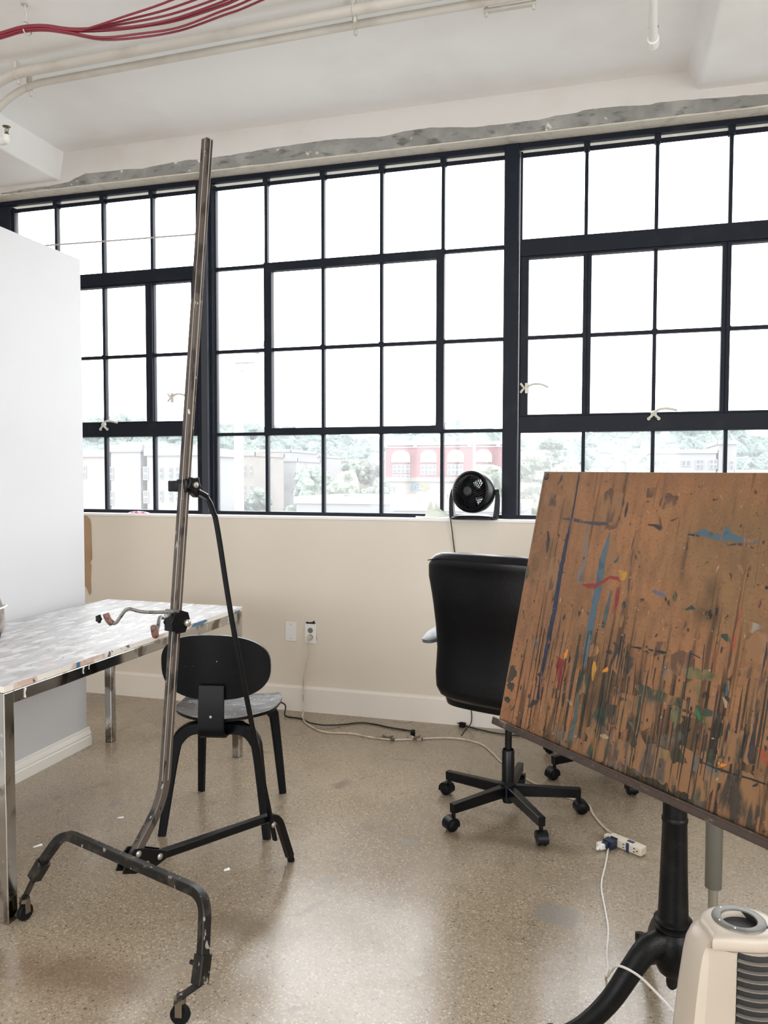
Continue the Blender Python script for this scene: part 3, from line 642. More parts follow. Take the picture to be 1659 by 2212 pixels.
# casters: socket, tilted plate, fork and wheel
def caster(leg_end, leg_dir, wheel, spin, screw):
    a = Vector(leg_end); d = Vector(leg_dir).normalized(); wv = Vector(wheel)
    m = MB(); m.bar([a-d*.055, a+d*.012], .036, .034, (0, 1, 0), None, .08); so = m.build('caster_socket', dirtys_m, t, angle=30)
    if screw: MB().tube([a-d*.03+Vector((-.018, -.004, 0)), a-d*.03+Vector((-.034, -.008, 0))], .006, 8).build('set_screw', blackm_m, so)
    e = a+d*.012; f = wv+Vector((0, 0, .045)); mid = (e+f)/2; L = (f-e).length
    m = MB(); m.bar([e-(f-e).normalized()*.012, f+(f-e).normalized()*.014], .036, .005, (0, 0, 1)); m.lathe([(0, 0), (.009, .0), (.009, .006), (0, .008)], f+Vector((0, 0, .002)), 12); m.build('caster_plate', dirtys_m, t, angle=30)
    m = MB(); m.cyl(f-Vector((0, 0, .012)), f, .016, .016, 16)
    cs, sn = math.cos(spin), math.sin(spin)
    for q in (-1, 1):
        off = Vector((-sn, cs, 0))*(.0135*q)
        m.bar([f-Vector((0, 0, .006))+off, wv+off*1.05], .018, .0025, Vector((-sn, cs, 0)), None)
    m.build('caster_fork', mat('dirty_brass_fork', (.16, .13, .09), .45, metal=.6), t)
    m = MB(); m.lathe([(.004, -.0095), (.012, -.0095), (.018, -.008), (.0235, -.009), (.026, -.005), (.026, .005), (.0235, .009), (.018, .008), (.012, .0095), (.004, .0095)], wv, 28, Vector((-sn, cs, 0))); m.cyl(wv-Vector((-sn, cs, 0))*.014, wv+Vector((-sn, cs, 0))*.014, .004, None, 10)
    m.build('caster_wheel', rubber_m, t)
caster((.385, .022, .118), (.03, -.06, -.17), (.345, -.010, .026), R(30), True)
caster((-.385, .030, .150), (-.35, -.14, -.6), (-.424, .014, .026), R(100), False)

# ------------------------------------------------------------------ black plywood chair
t = thing('plywood_chair', 'black bent plywood chair with paint-splattered seat tucked by the table', 'chair', (-1.4815, 2.8885, 0), R(12.14))
def seat_z(x, y): return .452+.9*x*x*(.4 if y > 0 else .55)-.010*math.exp(-((y+.02)/.12)**2)-(.030*max(0, (y-.16)/.08)**2 if y > .16 else 0)+.012*max(0, (-y-.1)/.12)
m = MB(); ro = []; nn = 60
def seat_outline(a):
    c, s = math.cos(a), math.sin(a); e = 2.9 if s > 0 else 2.15
    x = .208*math.copysign(abs(c)**(2/e), c)*(1+.02*s); y = .232*math.copysign(abs(s)**(2/e), s) if s > 0 else .225*math.copysign(abs(s)**(2/e), s)
    return x, y
vs = []; fs = []; K = 10
for side, dz in ((0, 0), (1, -.012)):
    for k in range(1, K+1):
        for j in range(nn):
            x, y = seat_outline(2*math.pi*j/nn); x *= k/K; y *= k/K; vs.append((x, y+.005, seat_z(x, y)+dz))
    vs.append((0, .005, seat_z(0, 0)+dz))
hb = K*nn+1
for s_ in (0, 1):
    o0 = s_*hb
    for k in range(K-1):
        for j in range(nn): a = o0+k*nn+j; b = o0+k*nn+(j+1) % nn; fs.append((a, b, b+nn, a+nn))
    for j in range(nn): fs.append((o0+j, o0+(j+1) % nn, o0+K*nn))
for j in range(nn): a = (K-1)*nn+j; b = (K-1)*nn+(j+1) % nn; fs.append((a, b, b+hb, a+hb))
o = m.add(vs, fs).build('seat', [seat_m, ply_m], t, angle=50)
for p_ in o.data.polygons:
    if p_.normal.z < .6: p_.material_index = 1
m = MB(); vs = []; fs = []
def back_pt(x, z, off):      # curved shell, sides wrap forward
    y = -.232+1.15*x*x - .10*(z-.67)+off; return (x, y, z)
for side, off in ((0, -.006), (1, .006)):
    for k in range(1, K+1):
        for (x, z) in superellipse(.216, .128, 2.7, nn):
            zz = z*(1-.10*(abs(x)/.216)**2) if z > 0 else z*(1.0)
            vs.append(back_pt(x*k/K, .668+zz*k/K+.012*(x/.216)*0, off))
    vs.append(back_pt(0, .668, off))
fs = []
for s_ in (0, 1):
    o0 = s_*hb
    for k in range(K-1):
        for j in range(nn): a = o0+k*nn+j; b = o0+k*nn+(j+1) % nn; fs.append((a, b, b+nn, a+nn))
    for j in range(nn): fs.append((o0+j, o0+(j+1) % nn, o0+K*nn))
for j in range(nn): a = (K-1)*nn+j; b = (K-1)*nn+(j+1) % nn; fs.append((a, b, b+hb, a+hb))
m.add(vs, fs).build('backrest', ply_m, t, angle=50)
m = MB(); m.bar(fillet([(0, -.240, .60), (0, -.252, .50), (0, -.252, .398), (0, -.12, .392), (0, .12, .410)], [0, .05, .045, .1, 0], 8), .100, .012, (0, 1, 0), None, .15)
stem = m.build('back_stem', ply_m, t, angle=40)
MB().lathe([(0, 0), (.0055, 0), (.005, .0015), (0, .002)], (0, -.258, .484), 14, (0, -1, 0)).build('screw_cap', bolt_m, stem)['label'] = 'small silver screw cap'
m = MB()
for y in (-.15, .13): m.box((0, y, .418), (.20, .05, .026))
m.box((0, 0, .424), (.09, .30, .014)); m.build('seat_block', ply_m, t, bevel=.004)
for sx in (-1, 1):
    for pth in ([(.03, -.155, .412), (.105, -.165, .408), (.150, -.178, .372), (.168, -.188, .30), (.207, -.222, .0)], [(.03, .125, .420), (.115, .135, .417), (.150, .150, .385), (.160, .165, .33), (.183, .218, 0)]):
        P_ = spline([(sx*x, y, z) for x, y, z in pth], 7); n = len(P_)
        MB().bar(P_, .044, .030, (0, 1, 0), [1.12-.42*(max(0, i-12)/(n-13)) for i in range(n)], .2).build('leg', ply_m, t, angle=40)

# ------------------------------------------------------------------ swivel office chairs
def office_chair(loc, rz, label):
    t = thing('office_chair', label, 'chair', loc, rz, 'black swivel office chairs')
    # local +Y is the way the chair faces
    a0 = R(14)-R(-18.2)
    m = MB(); m.lathe([(0, .045), (.022, .045), (.022, .058), (.034, .062), (.034, .125), (.026, .135), (.026, .262), (.022, .268)], n=28); m.build('column', blackm_m, t)
    MB().cyl((0, 0, .26), (0, 0, .44), .0145, None, 20).build('gas_lift', blackm_m, t)
    for k in range(5):
        a = a0+2*math.pi*k/5; d = Vector((math.cos(a), math.sin(a), 0)); s_ = Vector((-d.y, d.x, 0))
        m = MB(); m.bar([d*.02+Vector((0, 0, .096)), d*.30+Vector((0, 0, .088))], .030, .040, (0, 0, 1), [1.15, .95], .1); arm = m.build('base_arm', blackm_m, t, angle=30)
        c = d*.292
        sp = R(40+67*k); e = Vector((math.cos(sp), math.sin(sp), 0)); w_ = Vector((-e.y, e.x, 0)); cc = c+e*.012+Vector((0, 0, .0265))
        m = MB(); m.cyl(c+Vector((0, 0, .05)), c+Vector((0, 0, .074)), .008)
        for q in (-1, 1):
            m.lathe([(.002, -.008), (.018, -.008), (.0265, -.006), (.0265, .004), (.020, .008), (.002, .009 )], cc+w_*(.013*q), 24, w_*q)
        # hood over the wheels
        hood = []
        for q in (-.021, .021):
            hood.append([cc+w_*q+e*(.030*math.cos(R(g)))+Vector((0, 0, .030*math.sin(R(g)))) for g in range(-20, 201, 20)]+[cc+w_*q+Vector((0, 0, 0))])
        m.rings(hood); m.build('caster', black_m, arm, angle=40)
    # seat cushion and pan
    m = MB(); rr = []
    for z, k in ((.455, .90), (.462, .98), (.480, 1.0), (.510, 1.0), (.530, .96), (.538, .86)):
        rr.append([(x*k, y*k+.05, z-.012*(1-(x/.25)**2)*(z > .52)) for x, y in superellipse(.245, .235, 4.5, 40)])
    m.rings(rr); m.build('seat', blackl_m, t, angle=50)
    MB().box((0, .03, .447), (.22, .26, .03)).build('seat_mechanism', blackm_m, t, bevel=.006)
    # backrest: tall upholstered shell, waist below the middle, rounded top corners
    m = MB(); rr = []; NZ = 26
    prof = [(.495, .150), (.503, .185), (.515, .212), (.545, .236), (.60, .242), (.70, .240), (.80, .236), (.88, .234), (.93, .238), (1.0, .250), (1.045, .248), (1.072, .236), (1.088, .215), (1.097, .185), (1.10, .14)]
    for z, hw in prof:
        u = (z-.495)/.605; yc = -.205-.055*u+.05*math.exp(-((z-.72)/.12)**2)*.6; ed = min(1, (z-.493)/.02, (1.104-z)/.022); th = .030*max(.25, min(1, ed))
        ring = []
        tr_ = min(1, max(0, (z-1.04)/.06))
        for (x, y) in superellipse(hw, th*(1+.5*tr_), 4-1.2*tr_, 44): ring.append((x, yc+y+.9*(x*x)*.55-.004, z+.30*tr_*y))
        rr.append(ring)
    bo = m.rings(rr).build('backrest', blackl_m, t, angle=60)
    s = MB(); zt = 1.078; s.tube([(x, -.293+.5*x*x, zt-.22*max(0, abs(x)-.17)**1.2*1.4) for x in [-.235+.47*i/24 for i in range(25)]], .0022, 6); s.build('piping', blackl_m, bo)
    for sx in (-1, 1):
        m = MB(); m.bar(fillet([(sx*.20, -.02, .45), (sx*.285, -.02, .47), (sx*.285, -.06, .72)], [0, .06, 0], 6), .045, .018, (0, 1, 0)); ar = m.build('armrest', black_m, t)
        m = MB(); rr = []
        for z, k in ((.720, .75), (.728, .98), (.742, 1.0), (.750, .85)): rr.append([(sx*.292+x*k, y*k-.05, z+.14*(y*k)) for x, y in superellipse(.046, .135, 2.6, 28)])
        m.rings(rr); m.build('arm_pad', mat('grey_arm_pad', (.10, .11, .12), .3), ar)
    return t
oc = office_chair((-.366, 3.215, 0), R(-18.2), 'black high-backed swivel chair seen from behind below the fan')
oc2 = copy_tree(oc); oc2.location = (.02, 3.83, 0); oc2.rotation_euler.z = R(-18.2+63+72); oc2['label'] = 'black swivel chair almost hidden behind the painted board, two casters showing'

# ------------------------------------------------------------------ tilted drawing table on an iron pedestal
BP = Vector((-.300, 2.378, .652)); Wv = Vector((.702, -.712, 0)).normalized(); Bv = Vector((.712, .702, 0)).normalized()
Uv = (Bv*.168+Vector((0, 0, .761))).normalized(); Nv = Wv.cross(Uv)*1
if Nv.dot(Vector((-1, -1, 0))) < 0: Nv = -Nv
PED = Vector((.188, 2.085, 0))
t = thing('drawing_table', 'tilted wooden drawing board covered in old paint on an iron pedestal', 'drawing table', PED, 0)
BW, BH = 1.10, .782
BF = Matrix((Wv, Uv, Nv)).transposed().to_4x4(); BF.translation = BP-PED
def wood_material():
    m = bpy.data.materials.new('old_stained_wood'); m.use_nodes = True; nt = m.node_tree; b = nt.nodes['Principled BSDF']; N = nt.nodes.new; Lk = nt.links.new
    tc = N('ShaderNodeTexCoord'); sep = N('ShaderNodeSeparateXYZ'); Lk(tc.outputs['Object'], sep.inputs[0])
    def nz(sc, det, st=(1, 1, 1), off=0, dist=0):
        mp = N('ShaderNodeMapping'); mp.inputs['Scale'].default_value = st; mp.inputs['Location'].default_value = (off, off*.6, 0); Lk(tc.outputs['Object'], mp.inputs[0])
        n = N('ShaderNodeTexNoise'); n.inputs['Scale'].default_value = sc; n.inputs['Detail'].default_value = det; n.inputs['Distortion'].default_value = dist; Lk(mp.outputs[0], n.inputs['Vector']); return n.outputs['Fac']
    def rg(v, a, c, lo=0, hi=1):
        r = N('ShaderNodeMapRange'); r.inputs['From Min'].default_value = a; r.inputs['From Max'].default_value = c; r.inputs['To Min'].default_value = lo; r.inputs['To Max'].default_value = hi; Lk(v, r.inputs['Value']); return r.outputs[0]
    def op(o, a, c):
        x = N('ShaderNodeMath'); x.operation = o
        for i, q in enumerate((a, c)):
            if isinstance(q, (int, float)): x.inputs[i].default_value = q
            else: Lk(q, x.inputs[i])
        return x.outputs[0]
    def mx(f, A, B):
        x = N('ShaderNodeMix'); x.data_type = 'RGBA'; Lk(f, x.inputs['Factor'])
        if isinstance(A, tuple): x.inputs['A'].default_value = (*A, 1)
        else: Lk(A, x.inputs['A'])
        x.inputs['B'].default_value = (*B, 1); return x.outputs['Result']
    U, V = sep.outputs[0], sep.outputs[1]
    c = mx(rg(nz(2.6, 6), .36, .66), (.31, .152, .071), (.205, .10, .05))
    c = mx(op('MULTIPLY', rg(nz(1.9, 4, off=4), .50, .70), .7), c, (.19, .135, .066))
    c = mx(op('MULTIPLY', rg(nz(3.3, 4, off=8), .55, .72), .6), c, (.38, .155, .075))
    c = mx(op('MULTIPLY', rg(nz(34, 8, (1, .25, 1)), .45, .72), .55), c, (.13, .075, .045))
    c = mx(op('MULTIPLY', rg(nz(130, 6), .52, .72), .5), c, (.10, .065, .042))
    low = rg(V, .46, .0)                        # how far down the board, 0..1: paint water ran and dried here
    mid = rg(op('ABSOLUTE', op('SUBTRACT', U, .56), 0), .62, .15)
    dens = op('MULTIPLY', low, mid)
    st = nz(42, 5, (1, .055, 1), 3, .2)
    c = mx(op('MULTIPLY', rg(op('ADD', st, op('MULTIPLY', dens, .20)), .60, .68), .75), c, (.055, .035, .022))
    st2 = nz(75, 4, (1, .035, 1), 7, .1)
    c = mx(op('MULTIPLY', rg(op('ADD', st2, op('MULTIPLY', dens, .17)), .64, .70), .85), c, (.016, .018, .013))
    c = mx(op('MULTIPLY', rg(op('ADD', nz(7, 8, (1, .7, 1), 1), op('MULTIPLY', dens, .26)), .62, .80), .70), c, (.030, .030, .018))
    c = mx(op('MULTIPLY', rg(op('ADD', nz(13, 8, off=5), op('MULTIPLY', dens, .16)), .68, .76), .55), c, (.15, .13, .105))
    c = mx(op('MULTIPLY', rg(nz(26, 6, (1.4, 1, 1), 2, .6), .66, .70), .85), c, (.035, .022, .018))
    c = mx(op('MULTIPLY', rg(nz(60, 3, off=9, dist=1.5), .70, .73), .7), c, (.42, .36, .29))
    c = mx(op('MULTIPLY', rg(V, .738, .741), rg(nz(9, 4), .35, .75)), c, (.21, .11, .06))      # old tape line along the top
    Lk(c, b.inputs['Base Color']); b.inputs['Roughness'].default_value = .55; b.inputs['Specular IOR Level'].default_value = .3
    bp = N('ShaderNodeBump'); bp.inputs['Strength'].default_value = .2; bp.inputs['Distance'].default_value = .01; Lk(nz(60, 6), bp.inputs['Height']); Lk(bp.outputs[0], b.inputs['Normal'])
    return m
wood_m = wood_material()
MB().prism([(0, 0), (BW, 0), (BW, BH-.010), (.55, BH-.006), (0, BH)], -.024, None).build('board', wood_m, t, smooth=False, bevel=.002).matrix_local = BF
brd = [o for o in t.children if o.name.startswith('board')][0]
PC = dict(navy=(.012, .02, .05), steelblue=(.06, .11, .15), greyteal=(.06, .09, .09), dusty=(.16, .13, .12), slate=(.055, .045, .05), red=(.22, .025, .022), ochre=(.42, .22, .03), orange=(.60, .22, .02),
          dark=(.035, .028, .028), black=(.012, .012, .013), brown=(.11, .055, .032), lilac=(.10, .11, .17), rust=(.30, .07, .03), teal=(.03, .10, .13), cream=(.32, .24, .15), mint=(.18, .20, .15), white=(.26, .24, .20),
          olive=(.13, .12, .05), greenblack=(.025, .045, .03), green=(.035, .05, .03), brightgreen=(.02, .13, .04), grey=(.11, .10, .085), warmgrey=(.09, .065, .048), patina=(.045, .033, .022), tan=(.26, .14, .08))
STROKES = [
('navy',(0.161,0.778,0.004),(0.162,0.713,0.005),(0.162,0.635,0.007),(0.157,0.561,0.013),(0.155,0.468,0.018),(0.159,0.365,0.019),(0.156,0.308,0.017),(0.156,0.237,0.019),(0.152,0.165,0.014),(0.157,0.1,0.012)),
('steelblue',(0.32,0.608,0.002),(0.319,0.569,0.016),(0.312,0.529,0.022),(0.316,0.471,0.026),(0.313,0.413,0.023),(0.312,0.364,0.024),(0.313,0.306,0.025),(0.312,0.268,0.023),(0.313,0.23,0.012)),
('greyteal',(0.31,0.153,0.009),(0.314,0.115,0.013),(0.316,0.078,0.014),(0.315,0.04,0.022),(0.313,0.02,0.006)),
('dusty',(0.235,0.625,0.023),(0.236,0.578,0.022),(0.242,0.523,0.023),(0.238,0.482,0.023),(0.242,0.453,0.018)),
('slate',(0.123,0.637,0.006),(0.175,0.635,0.012),(0.22,0.63,0.009),(0.275,0.629,0.013),(0.34,0.633,0.007)),
('red',(0.253,0.452,0.004),(0.277,0.451,0.016),(0.303,0.454,0.017),(0.327,0.468,0.015),(0.349,0.484,0.009),(0.38,0.484,0.012),(0.392,0.476,0.003)),
('red',(0.386,0.461,0.006),(0.388,0.437,0.016),(0.387,0.414,0.016),(0.384,0.392,0.008)),
('red',(0.201,0.236,0.006),(0.222,0.23,0.041),(0.227,0.206,0.047),(0.229,0.182,0.025),(0.235,0.154,0.007)),
('ochre',(0.381,0.507,0.012),(0.397,0.504,0.03),(0.397,0.481,0.012)),
('ochre',(0.35,0.294,0.005),(0.353,0.285,0.01),(0.354,0.272,0.005)),
('ochre',(0.349,0.252,0.006),(0.353,0.234,0.019),(0.353,0.217,0.012),(0.355,0.201,0.006)),
('orange',(0.241,0.264,0.005),(0.236,0.248,0.015),(0.234,0.235,0.005)),
('orange',(0.383,0.231,0.006),(0.399,0.243,0.018),(0.403,0.24,0.004)),
('dark',(0.068,0.595,0.006),(0.077,0.571,0.014),(0.078,0.55,0.015),(0.08,0.529,0.004)),
('dark',(0.369,0.695,0.003),(0.368,0.673,0.01),(0.367,0.652,0.004)),
('brown',(0.472,0.677,0.005),(0.482,0.655,0.014),(0.492,0.637,0.015),(0.492,0.623,0.008)),
('dark',(0.452,0.636,0.005),(0.472,0.635,0.008),(0.484,0.632,0.014),(0.502,0.628,0.012)),
('dark',(0.582,0.618,0.004),(0.598,0.618,0.007),(0.616,0.616,0.004)),
('steelblue',(0.599,0.621,0.005),(0.629,0.627,0.025),(0.66,0.617,0.014),(0.692,0.623,0.032),(0.721,0.617,0.02),(0.748,0.615,0.011),(0.775,0.613,0.006)),
('steelblue',(0.688,0.644,0.005),(0.692,0.635,0.018),(0.697,0.623,0.014)),
('dark',(0.697,0.599,0.002),(0.723,0.605,0.006),(0.746,0.604,0.009),(0.769,0.598,0.002)),
('brown',(0.42,0.619,0.012),(0.415,0.576,0.015),(0.417,0.511,0.016),(0.419,0.437,0.018),(0.419,0.381,0.012),(0.419,0.358,0.007)),
('dark',(0.417,0.427,0.006),(0.418,0.414,0.016),(0.416,0.404,0.006)),
('greyteal',(0.366,0.449,0.007),(0.363,0.41,0.014),(0.359,0.372,0.014),(0.359,0.343,0.009)),
('greyteal',(0.37,0.544,0.003),(0.364,0.529,0.013),(0.358,0.524,0.003)),
('lilac',(0.503,0.466,0.006),(0.526,0.463,0.014),(0.552,0.457,0.005)),
('rust',(0.761,0.56,0.003),(0.758,0.515,0.005),(0.758,0.468,0.007),(0.761,0.424,0.01),(0.761,0.377,0.012),(0.762,0.338,0.009),(0.76,0.31,0.012),(0.758,0.3,0.006)),
('dark',(0.838,0.396,0.005),(0.84,0.343,0.009),(0.838,0.286,0.011),(0.839,0.241,0.01),(0.84,0.2,0.009),(0.841,0.148,0.015),(0.844,0.134,0.008)),
('black',(0.79,0.517,0.004),(0.803,0.515,0.012),(0.818,0.513,0.008)),
('black',(0.682,0.444,0.005),(0.685,0.432,0.01),(0.686,0.422,0.003)),
('black',(0.699,0.452,0.004),(0.7,0.441,0.007),(0.699,0.433,0.003)),
('black',(0.548,0.455,0.004),(0.549,0.45,0.007),(0.55,0.446,0.003)),
('dark',(0.258,0.378,0.004),(0.261,0.371,0.008),(0.262,0.361,0.003)),
('dark',(0.404,0.316,0.007),(0.414,0.311,0.014),(0.423,0.299,0.016),(0.415,0.279,0.008),(0.407,0.25,0.006),(0.41,0.195,0.006),(0.408,0.126,0.007),(0.412,0.059,0.005)),
('teal',(0.759,0.294,0.006),(0.76,0.275,0.01),(0.76,0.259,0.004)),
('cream',(0.752,0.255,0.005),(0.761,0.246,0.012),(0.763,0.233,0.005)),
('mint',(0.732,0.557,0.004),(0.745,0.55,0.019),(0.753,0.539,0.009)),
('mint',(0.806,0.56,0.006),(0.811,0.545,0.005)),
('white',(0.776,0.437,0.009),(0.79,0.431,0.033),(0.804,0.428,0.033),(0.794,0.409,0.009)),
('olive',(0.631,0.29,0.005),(0.651,0.288,0.034),(0.699,0.292,0.032),(0.727,0.291,0.018)),
('greenblack',(0.722,0.39,0.009),(0.736,0.388,0.022),(0.747,0.382,0.007)),
('green',(0.5,0.221,0.009),(0.518,0.217,0.032),(0.563,0.214,0.031),(0.595,0.214,0.03),(0.631,0.213,0.027),(0.667,0.211,0.023),(0.701,0.208,0.027),(0.733,0.213,0.013)),
('brightgreen',(0.686,0.212,0.006),(0.696,0.199,0.021),(0.712,0.187,0.013),(0.721,0.182,0.005)),
('grey',(0.442,0.189,0.011),(0.49,0.188,0.016),(0.53,0.189,0.021),(0.568,0.19,0.01)),
('grey',(0.62,0.191,0.005),(0.656,0.192,0.011),(0.69,0.191,0.006)),
('grey',(0.503,0.13,0.011),(0.53,0.111,0.026),(0.553,0.083,0.031),(0.534,0.043,0.021)),
('grey',(0.661,0.116,0.009),(0.689,0.1,0.036),(0.72,0.087,0.053),(0.754,0.082,0.051),(0.785,0.081,0.025)),
('warmgrey',(0.375,0.103,0.012),(0.421,0.071,0.052),(0.485,0.054,0.066),(0.544,0.046,0.062),(0.62,0.046,0.069),(0.68,0.049,0.046)),
('greenblack',(0.761,0.212,0.006),(0.773,0.204,0.021),(0.782,0.191,0.013)),
('black',(0.767,0.202,0.004),(0.77,0.164,0.006),(0.772,0.127,0.003)),
('black',(0.774,0.212,0.004),(0.777,0.159,0.006),(0.779,0.129,0.003)),
('black',(0.75,0.198,0.003),(0.756,0.153,0.004),(0.757,0.114,0.002)),
('black',(0.723,0.099,0.003),(0.76,0.098,0.006),(0.804,0.099,0.006),(0.85,0.103,0.005),(0.889,0.104,0.005)),
('orange',(0.766,0.111,0.004),(0.778,0.109,0.01),(0.788,0.114,0.004)),
('rust',(0.854,0.171,0.004),(0.872,0.158,0.034),(0.882,0.147,0.022)),
('black',(0.856,0.09,0.004),(0.867,0.098,0.008)),
('rust',(0.341,0.029,0.006),(0.346,0.035,0.019),(0.35,0.041,0.006)),
('rust',(0.24,0.074,0.004),(0.243,0.08,0.011),(0.248,0.083,0.002)),
('dark',(0.197,0.026,0.004),(0.214,0.02,0.011),(0.225,0.004,0.004)),
('cream',(0.412,0.07,0.006),(0.427,0.071,0.017),(0.445,0.072,0.005)),
('cream',(0.275,0.129,0.006),(0.287,0.123,0.014),(0.298,0.118,0.003)),
('dark',(0.255,0.154,0.005),(0.257,0.13,0.012),(0.26,0.106,0.006)),
('dark',(0.123,0.071,0.007),(0.132,0.081,0.029),(0.16,0.095,0.01)),
('dark',(0.149,0.177,0.006),(0.143,0.17,0.018),(0.141,0.165,0.006)),
('greenblack',(0.001,0.484,0.011),(0.004,0.462,0.024),(0.004,0.44,0.011)),
('dark',(0.086,0.779,0.004),(0.085,0.754,0.008),(0.073,0.741,0.004)),
('steelblue',(0.094,0.277,0.003),(0.106,0.258,0.01),(0.113,0.239,0.003)),
('green',(0.572,0.475,0.008),(0.575,0.463,0.017),(0.575,0.45,0.007)),
('greenblack',(0.612,0.434,0.004),(0.628,0.442,0.012),(0.644,0.438,0.004)),
('black',(0.467,0.315,0.003),(0.507,0.317,0.009),(0.54,0.319,0.004)),
('black',(0.546,0.319,0.004),(0.567,0.32,0.01),(0.588,0.323,0.004)),
('dark',(0.642,0.334,0.002),(0.66,0.332,0.004),(0.677,0.328,0.003)),
('dark',(0.542,0.362,0.004),(0.538,0.355,0.006),(0.536,0.352,0.002)),
('dark',(0.308,0.272,0.002),(0.31,0.245,0.003),(0.314,0.219,0.002)),
('rust',(0.486,0.301,0.002),(0.489,0.269,0.002),(0.493,0.238,0.002)),
('rust',(0.313,0.325,0.002),(0.318,0.278,0.003),(0.324,0.231,0.002)),
('brown',(0.531,0.315,0.002),(0.533,0.29,0.002),(0.536,0.265,0.002)),
('rust',(0.287,0.334,0.002),(0.292,0.289,0.003),(0.298,0.244,0.002)),
('dark',(0.661,0.323,0.002),(0.662,0.309,0.002),(0.664,0.295,0.002)),
('rust',(0.15,0.198,0.002),(0.155,0.155,0.004),(0.161,0.112,0.002)),
('dark',(0.49,0.28,0.002),(0.494,0.24,0.003),(0.498,0.201,0.002)),
('dark',(0.682,0.362,0.002),(0.684,0.33,0.003),(0.688,0.297,0.002)),
('brown',(0.478,0.244,0.002),(0.481,0.204,0.003),(0.486,0.164,0.002)),
('dark',(0.131,0.246,0.003),(0.133,0.221,0.003),(0.137,0.197,0.002)),
('dark',(0.461,0.289,0.002),(0.463,0.266,0.003),(0.466,0.244,0.002)),
('rust',(0.712,0.347,0.002),(0.714,0.32,0.002),(0.717,0.294,0.002)),
('brown',(0.57,0.269,0.002),(0.573,0.237,0.003),(0.577,0.204,0.002)),

]
mlist = []; names = list(PC); WASH = ('grey', 'warmgrey', 'olive', 'dusty', 'green', 'brown', 'white', 'mint', 'rust', 'patina', 'tan')
for k in names: mlist.append(mat('paint_'+k, PC[k], .45, mix=[(tuple(c*.55 for c in PC[k]), 30, .5, .7, 5), ((.23, .118, .052), 26, (.44 if k in WASH else .57), (.54 if k in WASH else .64), 7, (1.6, .35, 1), .4)]))
m = MB(); rnd = random.Random(11)
for i, s_ in enumerate(STROKES):
    m.cur = names.index(s_[0]); P_ = [Vector((a, b, 0)) for a, b, w in s_[1:]]; Wd = [w for a, b, w in s_[1:]]
    horiz = abs(P_[-1].x-P_[0].x) > abs(P_[-1].y-P_[0].y)
    pts = []
    for q in range(len(P_)-1):
        L = max(3, int((P_[q+1]-P_[q]).length/.006))
        for j in range(L): f_ = j/L; pts.append((P_[q]*(1-f_)+P_[q+1]*f_, Wd[q]*(1-f_)+Wd[q+1]*f_))
    pts.append((P_[-1], Wd[-1])); ra_, rb_ = [], []
    for (p_, w) in pts:
        if horiz: w = w*.8
        na = 1+.35*noise.noise(Vector((p_.x*60, p_.y*60, i))); nb = 1+.35*noise.noise(Vector((p_.x*60+9, p_.y*60, i)))
        off = Vector((0, 1, 0)) if horiz else Vector((1, 0, 0))
        a_ = p_-off*(w/2*na); b_ = p_+off*(w/2*nb)
        cl3 = lambda v: (min(max(v.x, .001), BW-.001), min(max(v.y, .001), BH-.012), .0004+i*.000004)
        ra_.append(cl3(a_)); rb_.append(cl3(b_))
    n = len(ra_); m.add(ra_+rb_, [(j, j+1, n+j+1, n+j) for j in range(n-1)])
for i in range(85):          # vertical drips over the lower half
    nm_ = rnd.choice(['greenblack', 'dark', 'black', 'dark', 'greenblack', 'brown', 'warmgrey', 'dark']); m.cur = names.index(nm_)
    x = min(1.07, max(.12, rnd.gauss(.52, .26))); y = .30-.10*abs(x-.5)+rnd.uniform(-.14, .06); l = min(y-.006, rnd.uniform(.03, .30)); w = rnd.uniform(.0008, .0026); z = .00125+i*.0000003
    L_ = 7; a_ = []; b_ = []
    for j in range(L_+1):
        ww = w*(1-.6*j/L_)*(1+.4*noise.noise(Vector((x*90, j*1.3, i)))); yy = y-l*j/L_; a_.append((x-ww, yy, z)); b_.append((x+ww, yy, z))
    m.add(a_+b_, [(j, j+1, L_+j+2, L_+j+1) for j in range(L_)])
for i in range(420):          # splatter and scuffs
    m.cur = names.index(rnd.choice(['dark', 'black', 'cream', 'brown', 'dark', 'grey', 'brown', 'greenblack']))
    low = rnd.random() < .55; x = rnd.uniform(.01, 1.08); y = rnd.uniform(.01, .40) if low else rnd.uniform(.01, .76)
    ax = abs(rnd.gauss(0, .0014))+.0007; ay = ax*rnd.uniform(.6, 3.2); k = rnd.randint(5, 7); z = .0013+i*.000001
    m.add([(min(max(x+ax*rnd.uniform(.5, 1.3)*math.cos(2*math.pi*j/k), .001), BW-.001), min(y+ay*rnd.uniform(.5, 1.3)*math.sin(2*math.pi*j/k), BH-.012), z) for j in range(k)], [tuple(range(k))])
